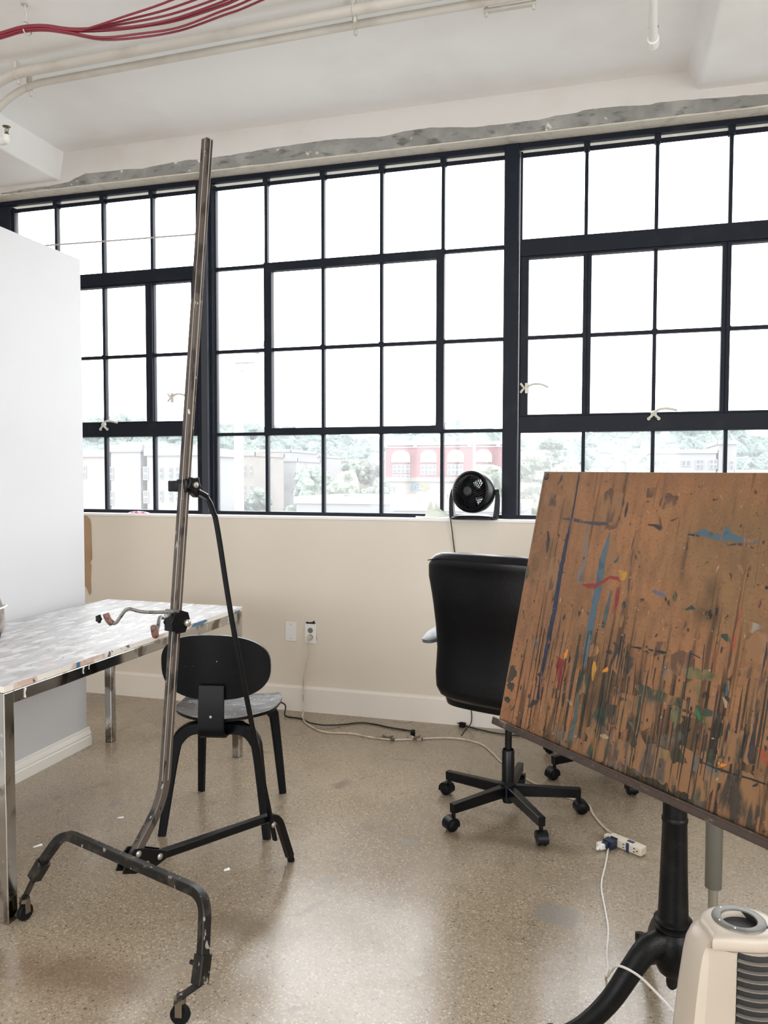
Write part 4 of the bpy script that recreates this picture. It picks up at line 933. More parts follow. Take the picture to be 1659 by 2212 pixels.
for i in range(44):          # worn washes of old paint, densest along the lower half
    low = i < 30; m.cur = names.index(rnd.choice(['patina', 'warmgrey', 'patina', 'brown', 'green', 'patina', 'olive'] if low else ['brown', 'tan', 'tan', 'brown']))
    x = rnd.gauss(.55, .27) if low else rnd.uniform(.05, 1.05); y = abs(rnd.gauss(.03, .12)) if low else rnd.uniform(.3, .74); z = .0001+i*.000002
    ax = rnd.uniform(.015, .045); ay = ax*rnd.uniform(.4, 1.8); k = 26
    m.add([(min(max(x+ax*(1+.5*noise.noise(Vector((math.cos(a)*1.7, math.sin(a)*1.7, i*3.1)))+.2*noise.noise(Vector((math.cos(a)*7, math.sin(a)*7, i))))*math.cos(a), .001), BW-.001),
            min(max(y+ay*(1+.5*noise.noise(Vector((math.cos(a)*1.7, math.sin(a)*1.7, i*3.1)))+.25*noise.noise(Vector((math.cos(a)*7, 3, i))))*math.sin(a), .001), BH-.012), z) for a in [2*math.pi*j/k for j in range(k)]], [tuple(range(k))])
m.cur = names.index('cream')   # little scratched square
for a, b, c, d in [(.338, .352, .366, .354), (.366, .334, .338, .332), (.338, .352, .338, .332), (.366, .354, .366, .334), (.34, .342, .364, .344)]:
    dv = Vector((c-a, d-b, 0)); nv = Vector((-dv.y, dv.x, 0)).normalized()*.0007
    m.add([(a-nv.x, b-nv.y, .002), (c-nv.x, d-nv.y, .002), (c+nv.x, d+nv.y, .002), (a+nv.x, b+nv.y, .002)], [(0, 1, 2, 3)])
po = m.build('paint_marks', mlist, brd, smooth=False); po['label'] = 'paint strokes, drips and spatter'; po['kind'] = 'stuff'
# battens along the top and left edges, pencil ledge, corner screw
lw = mat('dark_ledge_wood', (.055, .036, .028), .5, bump=(60, .3), mix=[((.24, .19, .165), 40, .60, .68, 6, (.4, 1, 1)), ((.04, .028, .024), 12, .5, .62, 5)])
m = MB(); m.bx(-.012, BW+.02, -.018, -.002, -.026, .018); m.bx(-.012, BW+.02, -.004, .004, .012, .018); lg = m.build('pencil_ledge', lw, t, smooth=False, bevel=.0025); lg.matrix_local = BF
m = MB(); m.lathe([(0, 0), (.011, 0), (.010, .004), (.005, .007), (0, .0075)], (.016, BH-.016, .0), 18); sc_ = m.build('corner_screw', mat('dark_screw', (.06, .05, .04), .5), t); sc_.matrix_local = BF
# tilt head behind the board
m = MB(); c0 = BF @ Vector((.55, .36, -.085)); a_ = Vector((0, 0, .70))
m.lathe([(.030, .50), (.030, .66), (.040, .67), (.040, .70), (.0, .70)], n=24)
m.box(tuple((c0+Vector((0, 0, .72)))/2), ((c0-Vector((0, 0, .72))).length+.03, .07, .05), Vector((1, 0, 0)).rotation_difference((c0-Vector((0, 0, .72))).normalized()).to_matrix())
m.build('tilt_head', iron_m, t, bevel=.004)
m = MB()
for q in (.25, .85): p0 = BF @ Vector((q, .06, -.036)); p1 = BF @ Vector((q, .70, -.036)); m.bar([p0, p1], .05, .022, tuple(Wv))
p0 = BF @ Vector((.22, .36, -.046)); p1 = BF @ Vector((.88, .36, -.046)); m.bar([p0, p1], .03, .05, (0, 0, 1)); m.build('board_batten', lw, t, angle=30)
m = MB(); m.lathe([(0, .075), (.006, .076), (.0125, .083), (.0145, .092), (.0145, .108), (.020, .112), (.034, .124), (.047, .150), (.051, .180), (.050, .214), (.044, .226), (.039, .234), (.0415, .237), (.0480, .242), (.0480, .246), (.0405, .251), (.0410, .254), (.0480, .258), (.0475, .262), (.0390, .268), (.0375, .280), (.034, .38), (.0305, .515), (.0325, .520), (.0325, .528), (.0285, .533), (.027, .60)], n=40)
col_ = m.build('pedestal_column', iron_m, t, angle=45)
for ang in (214, 103, 338):
    a = R(ang); d = Vector((math.cos(a), math.sin(a), 0)); Lg = .80 if ang == 103 else 1.0
    pr_ = spline([d*.030+Vector((0, 0, .205)), d*.075+Vector((0, 0, .198)), d*.125+Vector((0, 0, .150)), d*.185*Lg+Vector((0, 0, .085)), d*.255*Lg+Vector((0, 0, .040)), d*.32*Lg+Vector((0, 0, .024)), d*.352*Lg+Vector((0, 0, .034)), d*.362*Lg+Vector((0, 0, .052))], 6)
    n = len(pr_); m = MB(); m.sweep(pr_, [(.020*math.cos(2*math.pi*k/14), .026*math.sin(2*math.pi*k/14)) for k in range(14)], (0, 0, 1), [1.42-.72*i/(n-1) for i in range(n)])
    m.lathe([(0, 0), (.016, 0), (.018, .008), (0, .012)], d*.315*Lg, 14); m.build('pedestal_leg', iron_m, t, angle=60)

# table half hidden behind the board: only one telescopic leg shows
t = thing('adjustable_table', 'table behind the painted board, one grey telescopic leg with black foot showing', 'table', (.352, 2.60, 0), R(-45))
m = MB(); m.box((.50, .42, .715), (1.10, .92, .024)); m.build('tabletop', desk_m, t, bevel=.003, smooth=False)
for (x, y) in ((0, 0), (.98, 0), (0, .84), (.98, .84)):
    m = MB(); m.cyl((x, y, .104), (x, y, .703), .0255, .027, 24); lg = m.build('leg', tleg_m, t)
    MB().cyl((x, y, .035), (x, y, .110), .0150, .0150, 20).build('inner_tube', mat('inner_grey_tube', (.36, .34, .29), .35, metal=.3), lg)
    m = MB(); m.lathe([(0, 0), (.024, 0), (.0245, .005), (.016, .012), (.0135, .018), (.0135, .040), (0, .041)], (x, y, 0), 20); m.build('levelling_foot', rubber_m, lg)
# ------------------------------------------------------------------ cream fan heater, lower right
HO = Vector((.282, 1.655, 0)); fr = Vector((.962, .271, 0)); ff = Vector((-.271, .962, 0))
t = thing('fan_heater', 'cream plastic tower heater with a round grey top vent at the lower right', 'heater', HO, math.atan2(fr.y, fr.x))
# local x = right, y = away; front (grille) faces right and near
A = (-.091, -.047); B = (.091, -.047)
def shell_ring(z, k):
    pts = []; a0 = R(207); n = 34
    for i in range(n+1):
        f_ = i/n; a = R(207)-R(234)*f_; c, s_ = math.cos(a), math.sin(a)
        pts.append((.110*math.copysign(abs(c)**.86, c)*k, (.064 if s_ > 0 else .096)*math.copysign(abs(s_)**.9, s_)*(k if s_ > 0 else 1+(k-1)*.5), z))
    return pts
m = MB(); rr = []
for z, k in [(0, 1.42), (.02, 1.43), (.15, 1.34), (.28, 1.22), (.38, 1.13), (.44, 1.06), (.470, 1.01), (.487, .94), (.497, .86), (.502, .74)]: rr.append(shell_ring(z, k))
m.rings(rr, True, True); m.build('body_shell', hplast_m, t, angle=50)
# flat bezels beside the bulging grille
m = MB(); ring = []
arc = [(.062*math.sin(R(a)), -.024-.058*math.cos(R(a))) for a in range(-42, 43, 12)]
for z, k in ((.0, 1.30), (.20, 1.17), (.486, 1.0)): ring.append([((x)*k, (y)*k, z) for x, y in [(-.090, -.046), (-.0435, -.068)]+[(x*.93, y*.93+.0) for x, y in arc]+[(.0435, -.068), (.090, -.046), (.05, .02), (-.05, .02)]])
front = m.rings(ring).build('front_panel', [hplast_m, hdark_m], t, smooth=False)
for p_ in front.data.polygons:
    if abs(p_.normal.z) < .5 and p_.center.y < -.066*(1 if p_.center.z > .3 else 1.1) and abs(p_.center.x) < .052: p_.material_index = 1
m = MB()
for i in range(26):
    z = .474-i*.0172
    if z < .03: break
    k = 1.0+(.486-z)*.60
    m.bar([(x*k, y*k, z) for x, y in arc], .009, .0020, (0, 0, 1))
m.build('grille_slats', hslat_m, t)
# top cap overhanging the front, grey ring and dark opening
m = MB(); rr = []
cap_pts = [(-.010+.076*math.cos(R(a)), .059*math.sin(R(a))) for a in range(-14, 200, 8)] + [(-.085, -.045), (-.0880, -.0600), (-.050, -.0660), (.0, -.0700), (.045, -.0660), (.074, -.056)]
for z, k in ((.487, .95), (.490, .99), (.498, 1.0), (.507, .99), (.512, .95), (.514, .88), (.5145, .7), (.5145, .52), (.5035, .50)): rr.append([(x*k, y*k, z) for x, y in cap_pts])
m.rings(rr, True, False); m.build('top_cap', hplast_m, t, angle=50)
cx_ = -.010
m = MB(); m.lathe([(.0330, .5155), (.0345, .5177), (.046, .5183), (.050, .5170), (.0515, .5135)], (cx_, 0, 0), 40); rg = m.build('top_ring', hgrey_m, t)
m = MB(); m.lathe([(.0, .5030), (.036, .5032), (.0345, .5110), (.0335, .5165)], (cx_, 0, 0), 40); m.build('vent_opening', hdark_m, rg)['label'] = 'dark round opening'
for a in (118, 190, 236): MB().lathe([(0, 0), (.0022, 0), (.0015, .001), (0, .0012)], (cx_+.043*math.cos(R(a)), .043*math.sin(R(a)), .5181), 10).build('vent_stud', mat('bright_stud', (.7, .68, .62), .25, metal=.6), rg)
L = lambda x, y, z: tuple(Matrix.Rotation(-math.atan2(fr.y, fr.x), 3, 'Z') @ (Vector((x, y, z))-HO))
hc = [(.044, 3.045, .012), (.036, 2.98, .005), (.026, 2.86, .0035), (.012, 2.707, .0035), (.025, 2.547, .0035), (.033, 2.443, .0035), (.029, 2.321, .0035), (.031, 2.243, .02), (.022, 2.19, .06), (.06, 2.07, .17), (.10, 1.93, .285), (.135, 1.83, .31), (.19, 1.74, .30)]
hc = [(.044, 3.045, .012), (.036, 2.98, .005), (.026, 2.86, .0035), (.012, 2.707, .0035), (.025, 2.547, .0035), (.033, 2.443, .0035), (.029, 2.321, .0035), (.031, 2.25, .0035), (.026, 2.208, .006)]
hc2 = [(.030, 2.17, .026), (.036, 2.09, .090), (.052, 1.99, .172), (.095, 1.90, .212), (.135, 1.76, .26), (.165, 1.69, .27)]
m = MB(); m.tube([L(*p_) for p_ in spline([Vector(q) for q in hc], 6)], .0030, 8)
m.tube([L(*p_) for p_ in spline([Vector(hc[-1])]+[Vector(q) for q in hc2], 6)], .0030, 8); pc_ = m.build('power_cord', wcord_m, t)
m = MB(); m.box(L(.012, 2.985, .014), (.030, .030, .022), (0, 0, R(20))); m.cyl(L(.012, 2.985, .014), L(-.005, 2.955, .012), .009, .006); m.build('plug_housing', wcord_m, pc_, bevel=.004)

# ------------------------------------------------------------------ cords on the floor
t = thing('extension_cord', 'beige extension cord running from the wall outlet along the floor to the power strip', 'cord', (-1.665, 4.27, 0))
def W2(pts, o): return [tuple(Vector(p_)-Vector(o)) for p_ in pts]
O_ = (-1.665, 4.27, 0)
pth = [(-1.662, 4.262, .450), (-1.664, 4.258, .43), (-1.664, 4.262, .345), (-1.692, 4.266, .23), (-1.697, 4.262, .12), (-1.682, 4.225, .028), (-1.655, 4.15, .008), (-1.586, 4.052, .0055), (-1.451, 3.955, .0055), (-1.300, 3.972, .0055), (-1.184, 3.942, .0055), (-1.055, 3.939, .0055), (-.940, 3.987, .0055), (-.801, 4.043, .0055), (-.701, 4.048, .0055), (-.595, 3.997, .0055), (-.518, 3.877, .0055), (-.457, 3.762, .0055), (-.36, 3.62, .0055), (-.20, 3.47, .0055), (-.085, 3.40, .0055), (-.041, 3.367, .0055), (-.024, 3.287, .0055), (.013, 3.186, .0055), (.052, 3.100, .012), (.066, 3.060, .016)]
MB().tube(spline(W2(pth, O_), 6), .0045, 8).build('cord_run', cord_m, t)
m = MB(); m.lathe([(0, 0), (.014, .0), (.0145, .010), (.009, .026), (.006, .032)], W2([(-1.662, 4.289, .450)], O_)[0], 18, (0, -1, -.25)); m.build('plug', cord_m, t)
for (x, y, a) in ((-1.09, 3.945, -10), (-.95, 3.985, 15)):
    m = MB(); p_ = W2([(x, y, .006)], O_)[0]; m.box(p_, (.085, .016, .011), (0, 0, R(a))); m.add([Vector(p_)+Vector(q) for q in [(-.03, -.006, .005), (.03, -.01, .006), (.034, -.004, .022), (.0, -.006, .012), (-.026, -.002, .020)]], [(0, 1, 2, 3, 4)]); m.build('cord_tape', mat('dark_scuffed_tape', (.10, .08, .06), .6, mix=[((.5, .42, .3), 30, .5, .6, 4)]), t)['label'] = 'dark tape wrapped round the cord'
t = thing('power_strip', 'cream power strip lying on the floor with a dark blue plug in it', 'power strip', (.103, 3.012, 0), math.atan2(-.058, .086))
m = MB(); m.box((0, 0, .018), (.145, .040, .034)); m.box((-.082, 0, .016), (.022, .028, .026)); ps = m.build('strip_body', strip_m, t, bevel=.006)
for x in (-.052, .005, .050):
    m = MB()
    for (dx, dz) in ((-.006, .006), (-.006, -.006)): m.box((x+dx, -.0204, .018+dz), (.007, .0012, .003))
    m.lathe([(0, 0), (.003, 0), (0, .001)], (x+.006, -.0202, .018), 10, (0, -1, 0)); m.build('socket_slots', hole_m, ps, smooth=False)
m = MB(); m.box((.016, -.0206, .018), (.012, .0015, .034)); m.box((.018, 0, .0355), (.026, .014, .002)); m.build('blue_tape_mark', mat('dark_blue_tape', (.02, .04, .12), .4), ps, smooth=False)
m = MB(); m.box((-.046, -.040, .018), (.040, .036, .030)); m.box((-.050, -.064, .018), (.024, .018, .020)); m.box((-.040, -.022, .036), (.03, .004, .006)); tag(m.build('plug_adapter', navy_m, None, bevel=.004, loc=(.103, 3.012, 0), rotz=math.atan2(-.058, .086)), 'dark blue plug pushed into the side of the power strip', 'plug')
# black cables by the wall
t = thing('black_cord', 'black cord with connector lying along the wall right of the plywood chair', 'cord', (-1.4, 4.1, 0)); O_ = (-1.4, 4.1, 0)
pth = [(-2.05, 4.20, .005), (-1.93, 4.22, .02), (-1.85, 4.245, .055), (-1.80, 4.235, .045), (-1.785, 4.19, .008), (-1.75, 4.155, .005), (-1.66, 4.14, .005), (-1.58, 4.07, .010), (-1.486, 4.047, .012), (-1.40, 4.10, .006), (-1.312, 4.165, .005), (-1.22, 4.16, .005), (-1.134, 4.131, .005), (-1.021, 4.110, .005), (-.985, 4.085, .010)]
MB().tube(spline(W2(pth, O_), 6), .0042, 8).build('cord_run', bcord_m, t)
MB().box(W2([(-.975, 4.045, .014)], O_)[0], (.024, .050, .028), (0, 0, R(10))).build('connector', rubber_m, t, bevel=.005)
t = thing('appliance_cable', 'short black cord and plug on the floor behind the swivel chair', 'cord', (-.7, 4.22, 0)); O_ = (-.7, 4.22, 0)
MB().tube(spline(W2([(-.725, 4.26, .012), (-.688, 4.250, .006), (-.62, 4.225, .005), (-.55, 4.20, .005), (-.45, 4.19, .005), (-.2, 4.18, .005), (.2, 4.20, .005)], O_), 6), .004, 8).build('cord_run', bcord_m, t)
m = MB(); m.box(W2([(-.742, 4.262, .014)], O_)[0], (.034, .022, .024), (0, 0, R(-15))); m.cyl(W2([(-.758, 4.262, .018)], O_)[0], W2([(-.772, 4.266, .020)], O_)[0], .003, None, 8); m.build('plug', rubber_m, t, bevel=.003)

# paper scraps and crumbs on the floor
k = 0
for (x, y, lx, ly, a, lab) in ((-1.885, 2.72, .026, .010, 10, 'tiny white paper scrap on the floor between table and easel mast'), (-2.04, 2.42, .034, .005, 50, 'thin white paper sliver on the floor by the table leg'), (-1.27, 2.455, .022, .011, 35, 'small white paper scrap on the floor before the easel rear arm')):
    m = MB(); m.add([(-lx/2, -ly/2, .001), (lx/2, -ly/3, .001), (lx/2.2, ly/2, .006), (-lx/2.4, ly/2.2, .002), (-lx/2, -ly/2, .002), (lx/2, -ly/3, .002), (lx/2.2, ly/2, .007), (-lx/2.4, ly/2.2, .003)], [(0, 1, 2, 3), (4, 5, 6, 7), (0, 1, 5, 4), (1, 2, 6, 5), (2, 3, 7, 6), (3, 0, 4, 7)])
    tag(m.build('paper_scrap', white_m, loc=(x, y, 0), rotz=R(a), smooth=False), lab, 'paper scrap', 'paper scraps on the floor')

# ------------------------------------------------------------------ the neighbourhood outside, several floors below
GZ = -10.5
def out(px, py, D):          # a point of the street scene, D metres away
    d = FWD*FPX + RGT*(px-829.5) - UPV*(py-1106); return Vector((0, 0, CH))+d*(D/FPX)
def X(px, D): return out(px, 1033, D).x
def zz(py, D): return out(829, py, D).z
def leaf_m(name, c): return mat(name, c, .7, mix=[(tuple(v*.4 for v in c), 1.2, .45, .6, 3), (tuple(min(1, v*1.5) for v in c), 2.5, .55, .7, 3)])
LM = [leaf_m('dark_foliage', (.070, .100, .090)), leaf_m('mid_foliage', (.088, .122, .095)), leaf_m('pale_foliage', (.125, .150, .112))]
bark_m = mat('tree_bark', (.16, .12, .09), .8)
def clump(m, c, r, rnd, n=10, k=7):
    rings = []
    sd = rnd.random()*50
    for i in range(1, k):
        th = math.pi*i/k
        ring = []
        for j in range(n):
            a = 2*math.pi*j/n; d = Vector((math.sin(th)*math.cos(a), math.sin(th)*math.sin(a), math.cos(th)))
            ring.append(Vector(c)+d*(r*(1+.35*noise.noise(d*2.3+Vector((sd, 0, 0))))))
        rings.append(ring)
    m.rings(rings)
def leaves(m, c, r, rnd, n, s):
    for i in range(n):
        d = Vector((rnd.gauss(0, 1), rnd.gauss(0, 1), rnd.gauss(0, 1))).normalized(); p = Vector(c)+Vector((d.x*r[0], d.y*r[1], d.z*r[2]))*rnd.uniform(.82, 1.12)
        u = Vector((rnd.gauss(0, 1), rnd.gauss(0, 1), rnd.gauss(0, .6))).normalized(); v = u.cross(d).normalized() if abs(u.dot(d)) < .95 else Vector((1, 0, 0))
        q = s*rnd.uniform(.6, 1.5); m.add([p-u*q, p+v*q*.6, p+u*q, p-v*q*.6], [(0, 1, 2, 3)])
def tree(px, ytop, D, w_px, kind, label, seed, grp):
    rnd = random.Random(seed); top = out(px, ytop, D); w = w_px*D/FPX/2; x, y = top.x, top.y; H = top.z-GZ
    t = thing('leafy_tree', label, 'tree', (x, y, GZ), 0, grp)
    m = MB(); ch = min(H*.75, w*2.3); cz = H-ch/2
    for i in range(15):
        a = rnd.uniform(0, 6.28); q = rnd.uniform(0, .62); c = (math.cos(a)*w*q, math.sin(a)*w*q, cz+rnd.uniform(-.34, .36)*ch); r = w*rnd.uniform(.34, .52)
        if c[2]+r > H: c = (c[0], c[1], H-r)
        clump(m, c, r*.9, rnd); leaves(m, c, (r, r, r), rnd, 130, w*.035)
    m.build('crown', LM[kind], t, smooth=False)
    m = MB(); m.cyl((0, 0, 0), (0, 0, cz), .25, .12, 10)
    for a in range(0, 360, 90): m.cyl((0, 0, cz*.7), (math.cos(R(a))*w*.4, math.sin(R(a))*w*.4, cz*1.05), .10, .04, 8)
    m.build('trunk', bark_m, t); return t
gm_ = mat('street_ground', (.16, .16, .155), .9, mix=[((.06, .08, .06), .06, .5, .6, 3)])
struct(MB().bx(-500, 400, 6, 700, GZ-1, GZ).build('ground', gm_, smooth=False), 'street level far below the windows')
# wooded hills on the horizon
hm = MB(); nx, ny = 90, 16; rnd = random.Random(2); HX0, HX1 = -420, 260
def hill_z(x, v):
    px_ = x
    h = (26+5*math.sin(x*.021+1)+3*math.sin(x*.06))*(1-.0*v)
    h -= 9*min(1, max(0, (x+75)/45))
    return GZ+(h-GZ)*min(1, v)**.7
vs = [(HX0+(HX1-HX0)*i/nx, 250+170*j/ny, hill_z(HX0+(HX1-HX0)*i/nx, j/ny)+.9*noise.noise(Vector((i*.7, j*.9, 0)))*4) for j in range(ny+1) for i in range(nx+1)]
hm.add(vs, [(j*(nx+1)+i, j*(nx+1)+i+1, (j+1)*(nx+1)+i+1, (j+1)*(nx+1)+i) for j in range(ny) for i in range(nx)])
struct(hm.build('hillside', LM[0]), 'wooded hill on the horizon')
fm = MB()
for i in range(1500):
    x = rnd.uniform(-360, 200); v = rnd.random()**.9; y = 250+170*v; z = hill_z(x, v); r = rnd.uniform(3.0, 6.5)
    clump(fm, (x, y, z+r*.3), r, rnd, 7, 5)
tag(fm.build('hillside_forest', LM[0], smooth=False), 'green woodland covering the hill beyond the houses', 'forest', None, 'stuff')

# buildings
brick_m = mat('red_brick', (.135, .050, .055), .85, mix=[((.11, .042, .046), .6, .45, .6, 5)])
stone_m = mat('pale_limestone', (.24, .23, .22), .8)
winf_m = mat('white_window_frame', (.20, .20, .20), .6)
wing_m = mat('grey_window_glass', (.045, .055, .065), .4)
cream_m = mat('cream_render', (.15, .14, .128), .85, mix=[((.13, .12, .105), .3, .45, .6, 4)])
pink_b = mat('pinkish_render', (.21, .165, .15), .85); greyb_m = mat('grey_render', (.165, .168, .17), .85, mix=[((.12, .125, .13), .5, .5, .65, 5)])
whiteb_m = mat('white_render', (.145, .148, .15), .8); roof_m = mat('pale_roof_membrane', (.16, .16, .165), .8)
def building(label, px0, px1, ytop, D, depth, m_, wins=(), extra=None, parapet=True, rotz=0, roofm=None, wt=None):
    d0 = out(px0, 1033, 1)-Vector((0, 0, CH)); D = D/d0.y*.962; a = out(px0, 1033, D); yy = a.y; c = out(px1, 1033, D); c = out(px1, 1033, D*yy/c.y); cx, cy = a.x, a.y; Wd = c.x-a.x; H = zz(ytop, D)-GZ
    t = thing('building', label, 'building', (cx, cy, GZ), 0)
    k = Wd/(px1-px0)
    wl = MB(); wl.bx(0, Wd, 0, depth, 0, H); wl.build('walls', m_, t, smooth=False)
    if parapet:
        r_0 = MB(); r_0.bx(-.12, Wd+.12, -.15, .25, H-.1, H+.32); r_0.bx(-.12, Wd+.12, depth-.25, depth+.1, H-.1, H+.32); r_0.bx(-.12, .2, 0, depth, H-.1, H+.32); r_0.bx(Wd-.2, Wd+.12, 0, depth, H-.1, H+.32); r_0.build('parapet', roofm or m_, t, smooth=False)
    Z_ = lambda py: zz(py, D)-GZ
    for (p0, p1, q0, q1, cols, rows) in wins:      # window: frame with its own panes
        x0, x1, z1, z0 = (p0-px0)*k, (p1-px0)*k, Z_(q0), Z_(q1)
        f = MB(); f.bx(x0, x1, -.10, .0, z0, z1); fo = f.build('window', wt or winf_m, t, smooth=False)
        g = MB(); dw = (x1-x0)/cols; dh = (z1-z0)/rows
        for i in range(cols):
            for j in range(rows): g.bx(x0+dw*(i+.14), x0+dw*(i+.86), -.13, -.05, z0+dh*(j+.12), z0+dh*(j+.88))
        g.build('pane', wing_m, fo, smooth=False)
    if extra: extra(t, Wd, H, k, px0, Z_)
    return t
def school_extra(t, Wd, H, k, px0, Z_):
    m = MB()
    for (p0, p1) in ((847, 888), (911, 946), (969, 1005), (1028, 1064)):
        x0, x1 = (p0-px0)*k, (p1-px0)*k; c = (x0+x1)/2; w = (x1-x0)/2; zb, zt_ = Z_(999), Z_(973)
        prof = [(-w, zb), (-w, zb+(zt_-zb)*.45)]+[(w*-math.cos(R(a)), zb+(zt_-zb)*(.45+.55*math.sin(R(a)))) for a in range(15, 180, 15)]+[(w, zb+(zt_-zb)*.45), (w, zb)]
        m.prism([(c+x, z) for x, z in prof], .25, Matrix.Translation((0, .02, 0)) @ Matrix.Rotation(R(90), 4, 'X'))
    m.build('arched_surround', stone_m, t, smooth=False)
    for (p0, p1) in ((851, 884), (914, 943), (972, 1002), (1031, 1061)):
        x0, x1 = (p0-px0)*k, (p1-px0)*k; c = (x0+x1)/2; w = (x1-x0)/2; zb, zt_ = Z_(998), Z_(977)
        g = MB(); 
        for i in range(5):
            xa = x0+(x1-x0)*(i+.12)/5; xb = x0+(x1-x0)*(i+.88)/5; hh = (.4+.6*math.sin(math.pi*(i+.5)/5)); g.bx(xa, xb, -.28, -.2, zb+.05, zb+(zt_-zb)*hh)
        g.build('arched_pane', mat('pale_arched_pane', (.16,.16,.17), .3), t, smooth=False)
    m = MB()
    for p_ in (833, 899, 957, 1017, 1077): m.bx((p_-px0)*k-.25, (p_-px0)*k+.25, -.18, .3, Z_(966), Z_(955))
    m.bx(-.1, Wd+.1, -.14, .1, Z_(966)-.12, Z_(966)); m.bx(-.1, Wd+.1, -.10, .1, Z_(1036)-.2, Z_(1036)); m.build('stone_band', stone_m, t, smooth=False)
building('red brick school building with arched windows and pale stone bands', 833, 1092, 961, 110, 22, brick_m,
         [(849, 887, 1004, 1022, 4, 2), (849, 887, 1025, 1035, 4, 1), (911, 945, 1004, 1026, 4, 2), (969, 1003, 1004, 1026, 4, 2), (1028, 1062, 1004, 1026, 4, 2)], school_extra, True, 0, stone_m)
def graf(t, Wd, H, k, px0, Z_):
    gb = mat('graffiti_blue', (.06, .18, .28), .6); gy = mat('graffiti_yellow', (.28, .27, .06), .6)
    def letter(m, pts, w): m.bar([((p_-px0)*k, -.03, Z_(q)) for p_, q in pts], .04, w, (0, 1, 0))
    def stroke(m, pts, w=.20): 
        for a, b in zip(pts, pts[1:]):
            A_ = Vector(((a[0]-px0)*k, -.04, Z_(a[1]))); B_ = Vector(((b[0]-px0)*k, -.04, Z_(b[1]))); d = (B_-A_).normalized()*.08; m.bar([A_-d, B_+d], w, .05, (0, 0, 1) if abs((B_-A_).normalized().z) < .9 else (1, 0, 0))
    m = MB(); stroke(m, [(889, 1058), (892, 1044), (897, 1056), (900, 1044)]); stroke(m, [(908, 1044), (902, 1045), (903, 1057), (909, 1057)]); stroke(m, [(902, 1051), (907, 1051)]); m.build('graffiti', gb, t, smooth=False)
    m = MB(); stroke(m, [(917, 1044), (912, 1047), (912, 1055), (918, 1058), (920, 1050), (917, 1044)]); stroke(m, [(921, 1058), (922, 1045), (926, 1053), (930, 1045), (930, 1058)]); m.build('graffiti', gy, t, smooth=False)
building('low beige wall building with blue and yellow graffiti below the school', 826, 1100, 1038, 80, 6, cream_m, [(838, 843, 1050, 1062, 1, 1), (850, 855, 1050, 1062, 1, 1)], graf, True)
building('cream row house with narrow windows left of the grey block', 480, 548, 984, 78, 8, cream_m, [(498, 503, 1006, 1030, 1, 2), (526, 531, 1006, 1030, 1, 2), (541, 545, 1006, 1030, 1, 2), (498, 503, 1048, 1072, 1, 2), (526, 531, 1048, 1072, 1, 2), (541, 545, 1048, 1072, 1, 2)])
building('pinkish narrow house at the left of the cream row house', 462, 475, 983, 78, 8, pink_b, [(472, 476, 1006, 1028, 1, 2)])
building('grey rendered block with a column of windows', 583, 640, 996, 89, 8, greyb_m, [(593, 602, 1008, 1024, 1, 2), (593, 602, 1040, 1060, 1, 2), (593, 602, 1072, 1090, 1, 2)])
building('recessed pale house between the cream row and the grey block', 552, 600, 997, 104, 5, cream_m, [(553, 558, 1008, 1022, 1, 2), (563, 568, 1008, 1022, 1, 2), (553, 558, 1040, 1056, 1, 2)])
building('white box-shaped roof block above the grey house', 557, 626, 976, 116, 12, whiteb_m)
building('low white house with chimneys behind the trees', 638, 689, 987, 134, 12, whiteb_m, [(648, 654, 1008, 1018, 1, 1), (668, 674, 1008, 1018, 1, 1)])
building('row of tiny cream houses beneath the hill', 700, 830, 997, 152, 12, cream_m, [(708+i*16, 712+i*16, 1002, 1014, 1, 2) for i in range(7)])
building('cream apartment block at the left of the left window', 60, 231, 986, 42, 5, cream_m, [(130, 140, 1008, 1034, 1, 2), (180, 188, 1008, 1034, 1, 2)])
building('white stepped apartment block filling the left window', 240, 304, 974, 42, 5, whiteb_m, [(238, 246, 1010, 1038, 1, 2), (238, 246, 1062, 1092, 1, 2)])
building('pale apartment block with three window columns in the left window', 318, 430, 982, 42, 5, whiteb_m, [(311, 321, 1009, 1038, 1, 2), (347, 353, 1011, 1035, 1, 2), (367, 373, 1011, 1035, 1, 2), (382, 390, 1009, 1033, 1, 2), (406, 414, 1009, 1033, 1, 2), (311, 321, 1061, 1088, 1, 2), (347, 353, 1060, 1084, 1, 2), (367, 373, 1060, 1084, 1, 2), (382, 390, 1060, 1084, 1, 2)])
building('dark grey roofed house behind the left apartment blocks', 262, 330, 963, 75, 12, greyb_m)
building('white modern building with square windows in the right window', 1405, 1546, 977, 95, 8, whiteb_m, [(1503, 1513, 992, 1012, 1, 2), (1514, 1519, 992, 1012, 1, 2), (1532, 1549, 992, 1012, 2, 2), (1472, 1492, 993, 1006, 2, 1), (1430, 1446, 994, 1006, 2, 1), (1412, 1424, 994, 1006, 2, 1)])
building('white stair tower of the modern building', 1551, 1590, 957, 95, 10, whiteb_m, [(1577, 1583, 994, 1012, 1, 2)])
building('low pale roof in front of the modern building', 1590, 1700, 1022, 70, 10, pink_b)
# pale flat roofs close below
building('wide white flat roof just below the middle window', 640, 900, 1084, 46, 9, whiteb_m, (), None, True, 0, roof_m)
building('white flat roof below the fan', 850, 1120, 1098, 38, 7, whiteb_m, (), None, True, 0, roof_m)
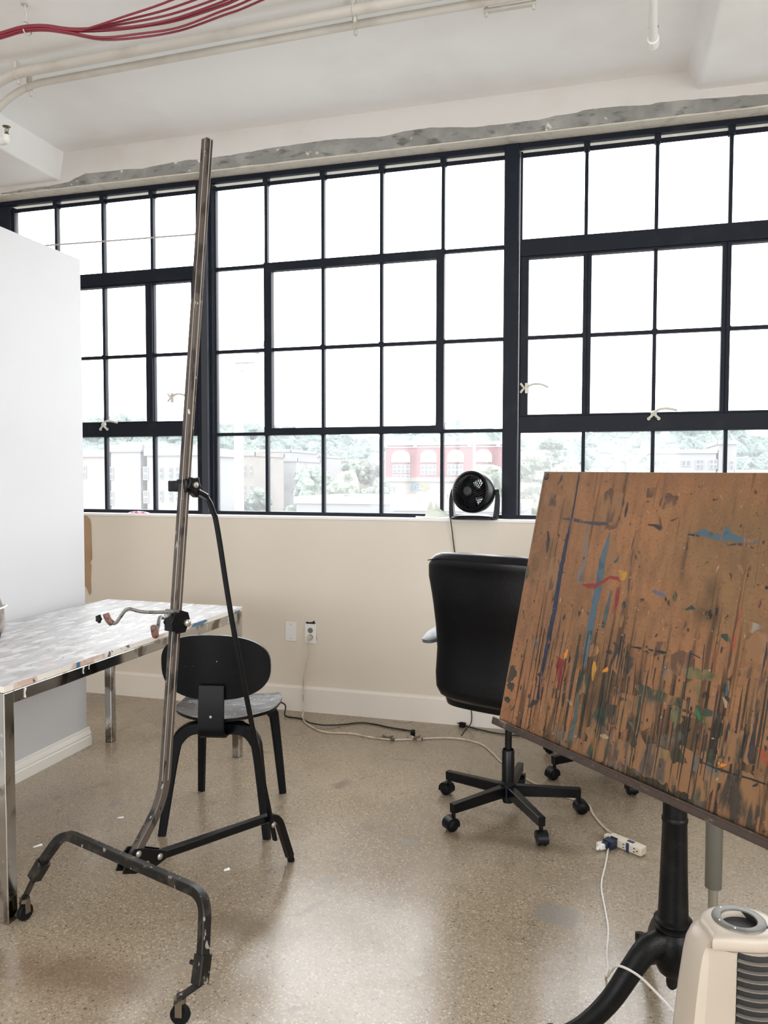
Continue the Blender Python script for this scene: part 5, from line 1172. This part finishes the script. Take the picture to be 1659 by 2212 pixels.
# trees
TR = [(690, 1008, 67, 110, 1), (758, 1012, 74, 120, 2), (820, 1030, 66, 70, 1), (660, 1030, 62, 90, 1), (730, 1036, 60, 100, 2), (565, 1052, 55, 70, 1), (535, 1060, 61, 50, 0), (800, 990, 130, 60, 2), (770, 992, 125, 40, 2), (755, 1000, 110, 40, 1),
      (1075, 988, 62, 110, 2), (1150, 968, 67, 130, 2), (1215, 975, 61, 130, 2), (1290, 985, 55, 130, 2), (1350, 978, 61, 120, 2), (1400, 992, 56, 100, 2), (1440, 1000, 62, 80, 2), (1190, 940, 120, 60, 1), (1640, 985, 120, 150, 0), (1460, 950, 170, 120, 0)]
spotl = ['in the middle window', 'in the right window']
for i, (px, yt, D, w, k) in enumerate(TR):
    kinds = ['dark green', 'mid green', 'pale green'][k]
    where = ['standing left of centre, before the grey block', 'standing before the tiny cream houses', 'beside the red brick school', 'low beside the grey block', 'low before the white flat roof', 'before the cream row house', 'small, before the cream row house at its left', 'far off beneath the hill, right one', 'far off beneath the hill, left one', 'between the cream houses and the hill',
             'right of the school behind the fan', 'just right of the post by the fan', 'second from the post in the right window', 'in the middle of the right window', 'before the left half of the modern building', 'at the left end of the modern building', 'covering the foot of the modern building', 'tall and distant in the right window', 'beyond the right end of the modern building', 'on the slope behind the modern building'][i]
    tree(px, yt, D, w, k, kinds+' tree '+where, 40+i, 'trees outside the windows')
# floodlight pole and a thin pole
def pole(px, ytop, D, r, label, head):
    p_ = out(px, ytop, D); H = p_.z-GZ; t = thing('floodlight_pole' if head else 'street_pole', label, 'pole', (p_.x, p_.y, GZ))
    pm = mat('pale_pole_metal', (.17, .18, .19), .5)
    MB().cyl((0, 0, 0), (0, 0, H), r*1.35, r, 16).build('pole', pm, t)
    if head:
        m = MB(); k = D/FPX; m.cyl((0, 0, H-.02), (0, 0, H+.10), r*1.25, r*.9, 16); m.add([Vector((x*k, y_, H+z*k)) for y_ in (-.12, .12) for x, z in ((-11, 34), (40, 34), (48, 46), (38, 15), (-9, 15))], [(0, 1, 3, 4), (1, 2, 3), (9, 8, 6, 5), (8, 7, 6), (0, 5, 6, 1), (1, 6, 7, 2), (2, 7, 8, 3), (3, 8, 9, 4), (4, 9, 5, 0)]); m.build('lamp_head', pm, t, smooth=False)
        MB().bar([Vector((28*k, 0, H+22*k)), Vector((62*k, 0, H+58*k))], .10, .12, (0, 1, 0)).build('lamp_arm', pm, t, smooth=False)
    else:
        k = D/FPX; MB().bx(-7*k, 6*k, -.1, .1, H-9*k, H).build('pole_box', pm, t, smooth=False)
pole(515, 800, 22, .125, 'tall pale floodlight pole outside the middle window', True)
pole(1025, 920, 60, .10, 'thin pale pole in front of the school', False)
